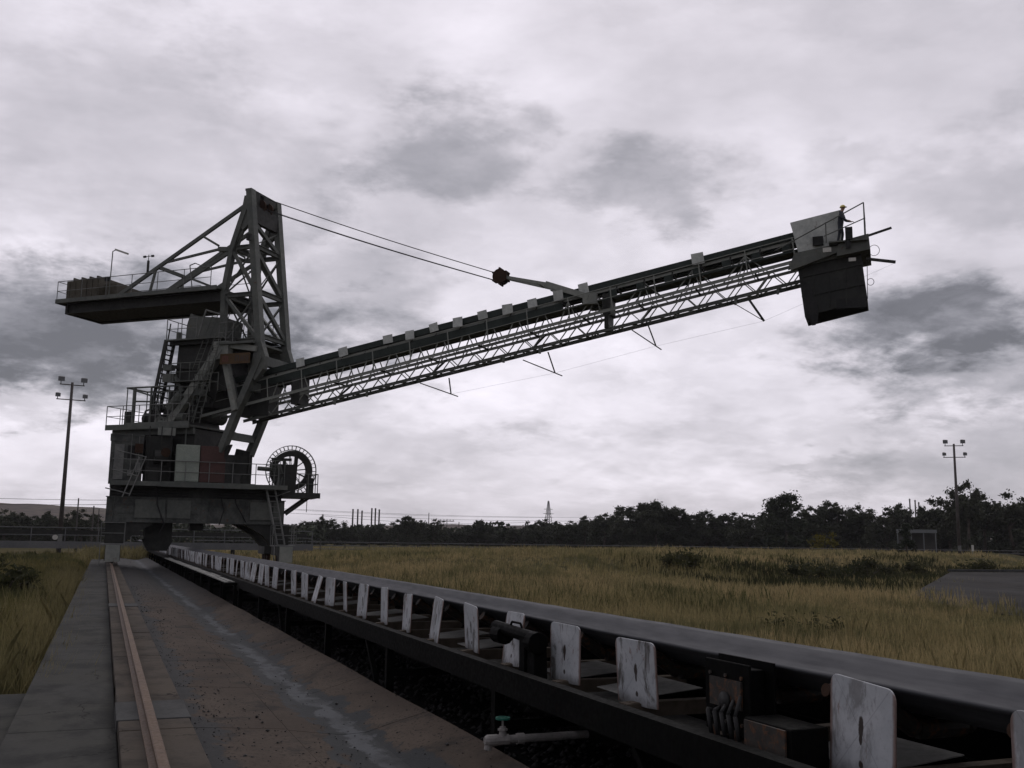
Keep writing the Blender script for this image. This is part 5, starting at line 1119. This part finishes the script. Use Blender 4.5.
for i, (x, y, r, h, lb) in enumerate(((47, 53.5, 1.8, 1.5, 'dark scrubby bush on the bank just left of the old slab'), (41, 50, 2.2, .7, 'widest dark bush in the hollow of the field'), (36, 46.5, 1.7, 1.0, 'low dark bush in the hollow, left of the widest one'), (53, 56, 1.6, 1.3, 'dark bush on the bank behind the corner of the old slab'), (57, 54, 1.7, 1.3, 'dark bush farthest right on the bank above the old slab'), (29.5, 48, 1.6, .8, 'low dark clump in the middle of the dry field'), (12.8, 16.6, .75, .42, 'small dark weed clump nearest to the yard conveyor'), (-4.6, 40, 1.6, 1.3, 'dark bush left of the walkway near the raised conveyor'), (-6.8, 46, 2.0, 1.5, 'larger dark bush at the left edge behind the walkway grass'), (-2.6, 33, 1.1, 1.0, 'small dark bush hugging the walkway edge'), (-3.4, 27.5, 1.2, .9, 'dark leafy clump in the verge grass nearest the camera'), (-8.5, 38, 2.2, 1.2, 'wide dark bush at the far left edge of the verge'))):
    bush('weedy_bush', x, y, r, h, 'weed', lb, int(700+r*300), .12 if y > 20 else .05)['group'] = 'dark weedy bushes'
rs = np.random.default_rng(21); n = 2600
sx_ = np.where(rs.random(n) < .35, rs.normal(1.05, .18, n), rs.uniform(.9, 3.0, n)); sy_ = 4.5+rs.random(n)**1.5*34
sz_ = np.interp(sx_, [.8, 1.15, 1.68, 1.95, 2.2, 2.42, 2.65, 3.02], [-.03, -.05, -.085, -.135, -.17, -.165, -.10, 0]); sr_ = rs.uniform(.004, .012, n)*(1+1.0*(rs.random(n) > .97))
k = sx_ > .82; sx_, sy_, sz_, sr_ = sx_[k], sy_[k], sz_[k], sr_[k]; n = len(sx_)
oc = np.array([(1, 0, 0), (0, 1, 0), (-1, 0, 0), (0, -1, 0), (0, 0, .8), (0, 0, -.5)], float)
V = np.stack([sx_, sy_, sz_+sr_*.35], 1)[:, None, :]+oc[None]*sr_[:, None, None]*rs.uniform(.6, 1.4, (n, 6, 1)); tri = np.array([(0, 1, 4), (1, 2, 4), (2, 3, 4), (3, 0, 4), (1, 0, 5), (2, 1, 5), (3, 2, 5), (0, 3, 5)])
tag(npmesh('coal_crumbs', V.reshape(-1, 3), (tri[None]+6*np.arange(n)[:, None, None]).reshape(-1, 3), 'coal', 3), kind='stuff')
n = 5200; sx_ = np.concatenate([rs.uniform(3.06, 3.5, 2600), rs.uniform(3.5, 4.9, 2600)]); sy_ = 2+rs.random(n)**1.3*30; sr_ = rs.uniform(.01, .05, n)  # black coal lumps added so the shaded ground under the conveyor reads darker
V = np.stack([sx_, sy_, hz(sx_, sy_)+sr_*.3+.02], 1)[:, None, :]+oc[None]*sr_[:, None, None]*rs.uniform(.6, 1.4, (n, 6, 1))
tag(npmesh('shade_lumps', V.reshape(-1, 3), (tri[None]+6*np.arange(n)[:, None, None]).reshape(-1, 3), 'coal', 3), kind='stuff')
# far-off wood behind the separate trees: one mass
n = 34000
u = rg.random(n); xx = 30+u*150; yy = 262-.0*xx-(np.clip(xx-60, 0, 200)*1.02)+rg.uniform(4, 26, n)
top_ = 4.2+1.0*np.sin(xx*.5)+.8*np.sin(xx*1.3+1)+np.clip((xx-80)/30, 0, 1.6); zz = -.3+rg.random(n)**.8*top_
P = np.stack([xx, yy, zz], 1); a_ = rg.normal(size=(n, 3)); a_ /= np.linalg.norm(a_, axis=1)[:, None]; b_ = np.cross(a_, rg.normal(size=(n, 3))); b_ /= np.linalg.norm(b_, axis=1)[:, None]; s_ = rg.uniform(.35, .7, n)[:, None]
V = np.stack([P-a_*s_, P+b_*s_*.6, P+a_*s_, P-b_*s_*.6], 1).reshape(-1, 3)
tag(npmesh('far_wood', V, np.arange(4*n).reshape(-1, 4), 'leaf2', 4), kind='stuff')
n = 15000; xx = rg.uniform(-90, 44, n); yy = rg.uniform(205, 225, n)+(xx > 10)*8; zz = -.3+rg.random(n)**.8*(4.0+.9*np.sin(xx*.45)+.5*np.sin(xx*1.1))
P = np.stack([xx, yy, zz], 1); a_ = rg.normal(size=(n, 3)); a_ /= np.linalg.norm(a_, axis=1)[:, None]; b_ = np.cross(a_, rg.normal(size=(n, 3))); b_ /= np.linalg.norm(b_, axis=1)[:, None]; s_ = rg.uniform(.35, .7, n)[:, None]
V = np.stack([P-a_*s_, P+b_*s_*.6, P+a_*s_, P-b_*s_*.6], 1).reshape(-1, 3)
tag(npmesh('far_wood', V, np.arange(4*n).reshape(-1, 4), 'leaf2', 4), kind='stuff')

def grass(name, x, y, h, wd, mat, blades=6, spread=.10, lean=.35):
    n = len(x); z = hz(x, y)-.02
    X_ = np.repeat(x, blades)+rg.normal(0, 1, n*blades)*np.repeat(spread*(h/.35), blades); Y_ = np.repeat(y, blades)+rg.normal(0, 1, n*blades)*np.repeat(spread*(h/.35), blades); Z_ = np.repeat(z, blades)
    H_ = np.repeat(h, blades)*rg.uniform(.45, 1.15, n*blades); W_ = np.repeat(wd, blades)*rg.uniform(.6, 1.3, n*blades); a = rg.uniform(0, 6.283, n*blades); l = rg.uniform(.05, lean, n*blades)*H_; b = rg.uniform(0, 6.283, n*blades)
    dx, dy = np.cos(a)*W_/2, np.sin(a)*W_/2; bx, by = np.cos(b)*l, np.sin(b)*l
    V = np.stack([np.stack([X_-dx, Y_-dy, Z_], 1), np.stack([X_+dx, Y_+dy, Z_], 1), np.stack([X_+dx*.7+bx*.4, Y_+dy*.7+by*.4, Z_+H_*.6], 1), np.stack([X_+bx, Y_+by, Z_+H_], 1), np.stack([X_-dx*.7+bx*.4, Y_-dy*.7+by*.4, Z_+H_*.6], 1)], 1).reshape(-1, 3)
    F = np.arange(5*n*blades).reshape(-1, 5); return tag(npmesh(name, V, F, mat, 5), kind='stuff')
n = 60000
r_ = 9*np.exp(rg.random(n)*math.log(150/9)); hd = np.radians(rg.uniform(3, 66, n)); x = r_*np.sin(hd); y = r_*np.cos(hd)
def inslab(x, y):
    ins = np.zeros(len(x), bool); q = P4+[P4[0]]
    for (x0, y0), (x1, y1) in zip(q, q[1:]): ins ^= ((y0 > y) != (y1 > y)) & (x < (x1-x0)*(y-y0)/(y1-y0+1e-9)+x0)
    return ins
slab_ = inslab(x+rg.normal(0, .9, len(x)), y+rg.normal(0, .7, len(x)))
k = (x > 5.5) & ~slab_ & ~((np.abs(x-9.05) < .45)); k &= (wav(x*3, y*3)+rg.normal(0, .5, n) > -1.0)
x, y, r_ = x[k], y[k], r_[k]; lod = np.clip(r_/14, 1, 8)
grass('dry_grass', x, y, rg.uniform(.2, .55, len(x))*(1+.35*wav(x*2, y*2)+.25*wav(x*5+3, y*5)), .010*lod, 'grass', 6, .09)
n = 16000; r_ = 10*np.exp(rg.random(n)*math.log(9)); hd = np.radians(rg.uniform(4, 60, n)); x = r_*np.sin(hd); y = r_*np.cos(hd)
k = (x > 5.6) & (wav(x*1.7+5, y*2.3-3)+.5*wav(x*4, y*5+2)+rg.normal(0, .12, n) > .55) & ~inslab(x, y); x, y, r_ = x[k], y[k], r_[k]
grass('green_clumps', x, y, rg.uniform(.25, .6, len(x)), .014*np.clip(r_/14, 1, 6), 'weedgreen', 7, .12)
n = 9000; x = rg.uniform(26, 70, n); s0 = rg.normal(-1, 4.5, n); y = .62*x+22+s0; k = (np.sin(x*.8)+np.sin(y*.9+1)+rg.normal(0, .5, n) > .3) & ~inslab(x, y); x, y = x[k], y[k]
grass('bank_weeds', x, y, rg.uniform(.3, .7, len(x)), np.full(len(x), .07), 'weed', 6, .2)
n = 22000; r_ = 8*np.exp(rg.random(n)*math.log(90/8)); x = -1.1-rg.random(n)**1.3*np.maximum(3, r_*.55); y = r_; k = ~((x > -1.6) & (y < 12.8)); x, y, r_ = x[k], y[k], r_[k]; lod = np.clip(r_/12, 1, 6)
grass('verge_grass', x, y, rg.uniform(.2, .5, len(x)), .010*lod, 'grass_left', 6, .10)
x = rg.uniform(-1, 2.9, 1500); y = rg.uniform(73, 85, 1500); k = (y > 79) | (x < -.6); x, y = x[k], y[k]
grass('straw_patch', x, y, rg.uniform(.9, 1.6, len(x)), np.full(len(x), .06), 'straw', 6, .12, .5)
n = 3200; y = 12.5+rg.random(n)**1.6*40; x = -.70-np.abs(rg.normal(0, .26, n))*(1+y*.015); k = np.sin(y*1.9)+np.sin(y*.83+1)+rg.normal(0, .5, n) > -.2; x, y = x[k], y[k]; n = len(x)
xo = np.concatenate([rg.uniform(-1.4, -.72, 260), rg.uniform(-1.5, -.9, 200)]); yo = np.concatenate([rg.uniform(11.6, 16, 260), rg.uniform(8.5, 12, 200)])
grass('verge_overgrowth', xo, yo, rg.uniform(.2, .42, 460), np.full(460, .009), 'grass_left', 7, .08)
grass('straw_tufts', x, y, rg.uniform(.45, .95, n), np.full(n, .011), 'straw', 7, .10, .5)

# thin moist air round the whole place
hb = MB().box(-2300, 2400, -900, 2400, -4, 75).build('haze', 'coal'); tag(hb, kind='stuff')
hm = bpy.data.materials.new('haze_air'); hm.use_nodes = True; ht = hm.node_tree; ht.nodes.clear()
vo = ht.nodes.new('ShaderNodeVolumePrincipled'); vo.inputs['Color'].default_value = (.93, .92, 1, 1); vo.inputs['Density'].default_value = .00010; vo.inputs['Anisotropy'].default_value = .2
ho = ht.nodes.new('ShaderNodeOutputMaterial'); ht.links.new(vo.outputs[0], ho.inputs['Volume']); hb.data.materials.clear(); hb.data.materials.append(hm)
sc.render.engine = 'CYCLES'
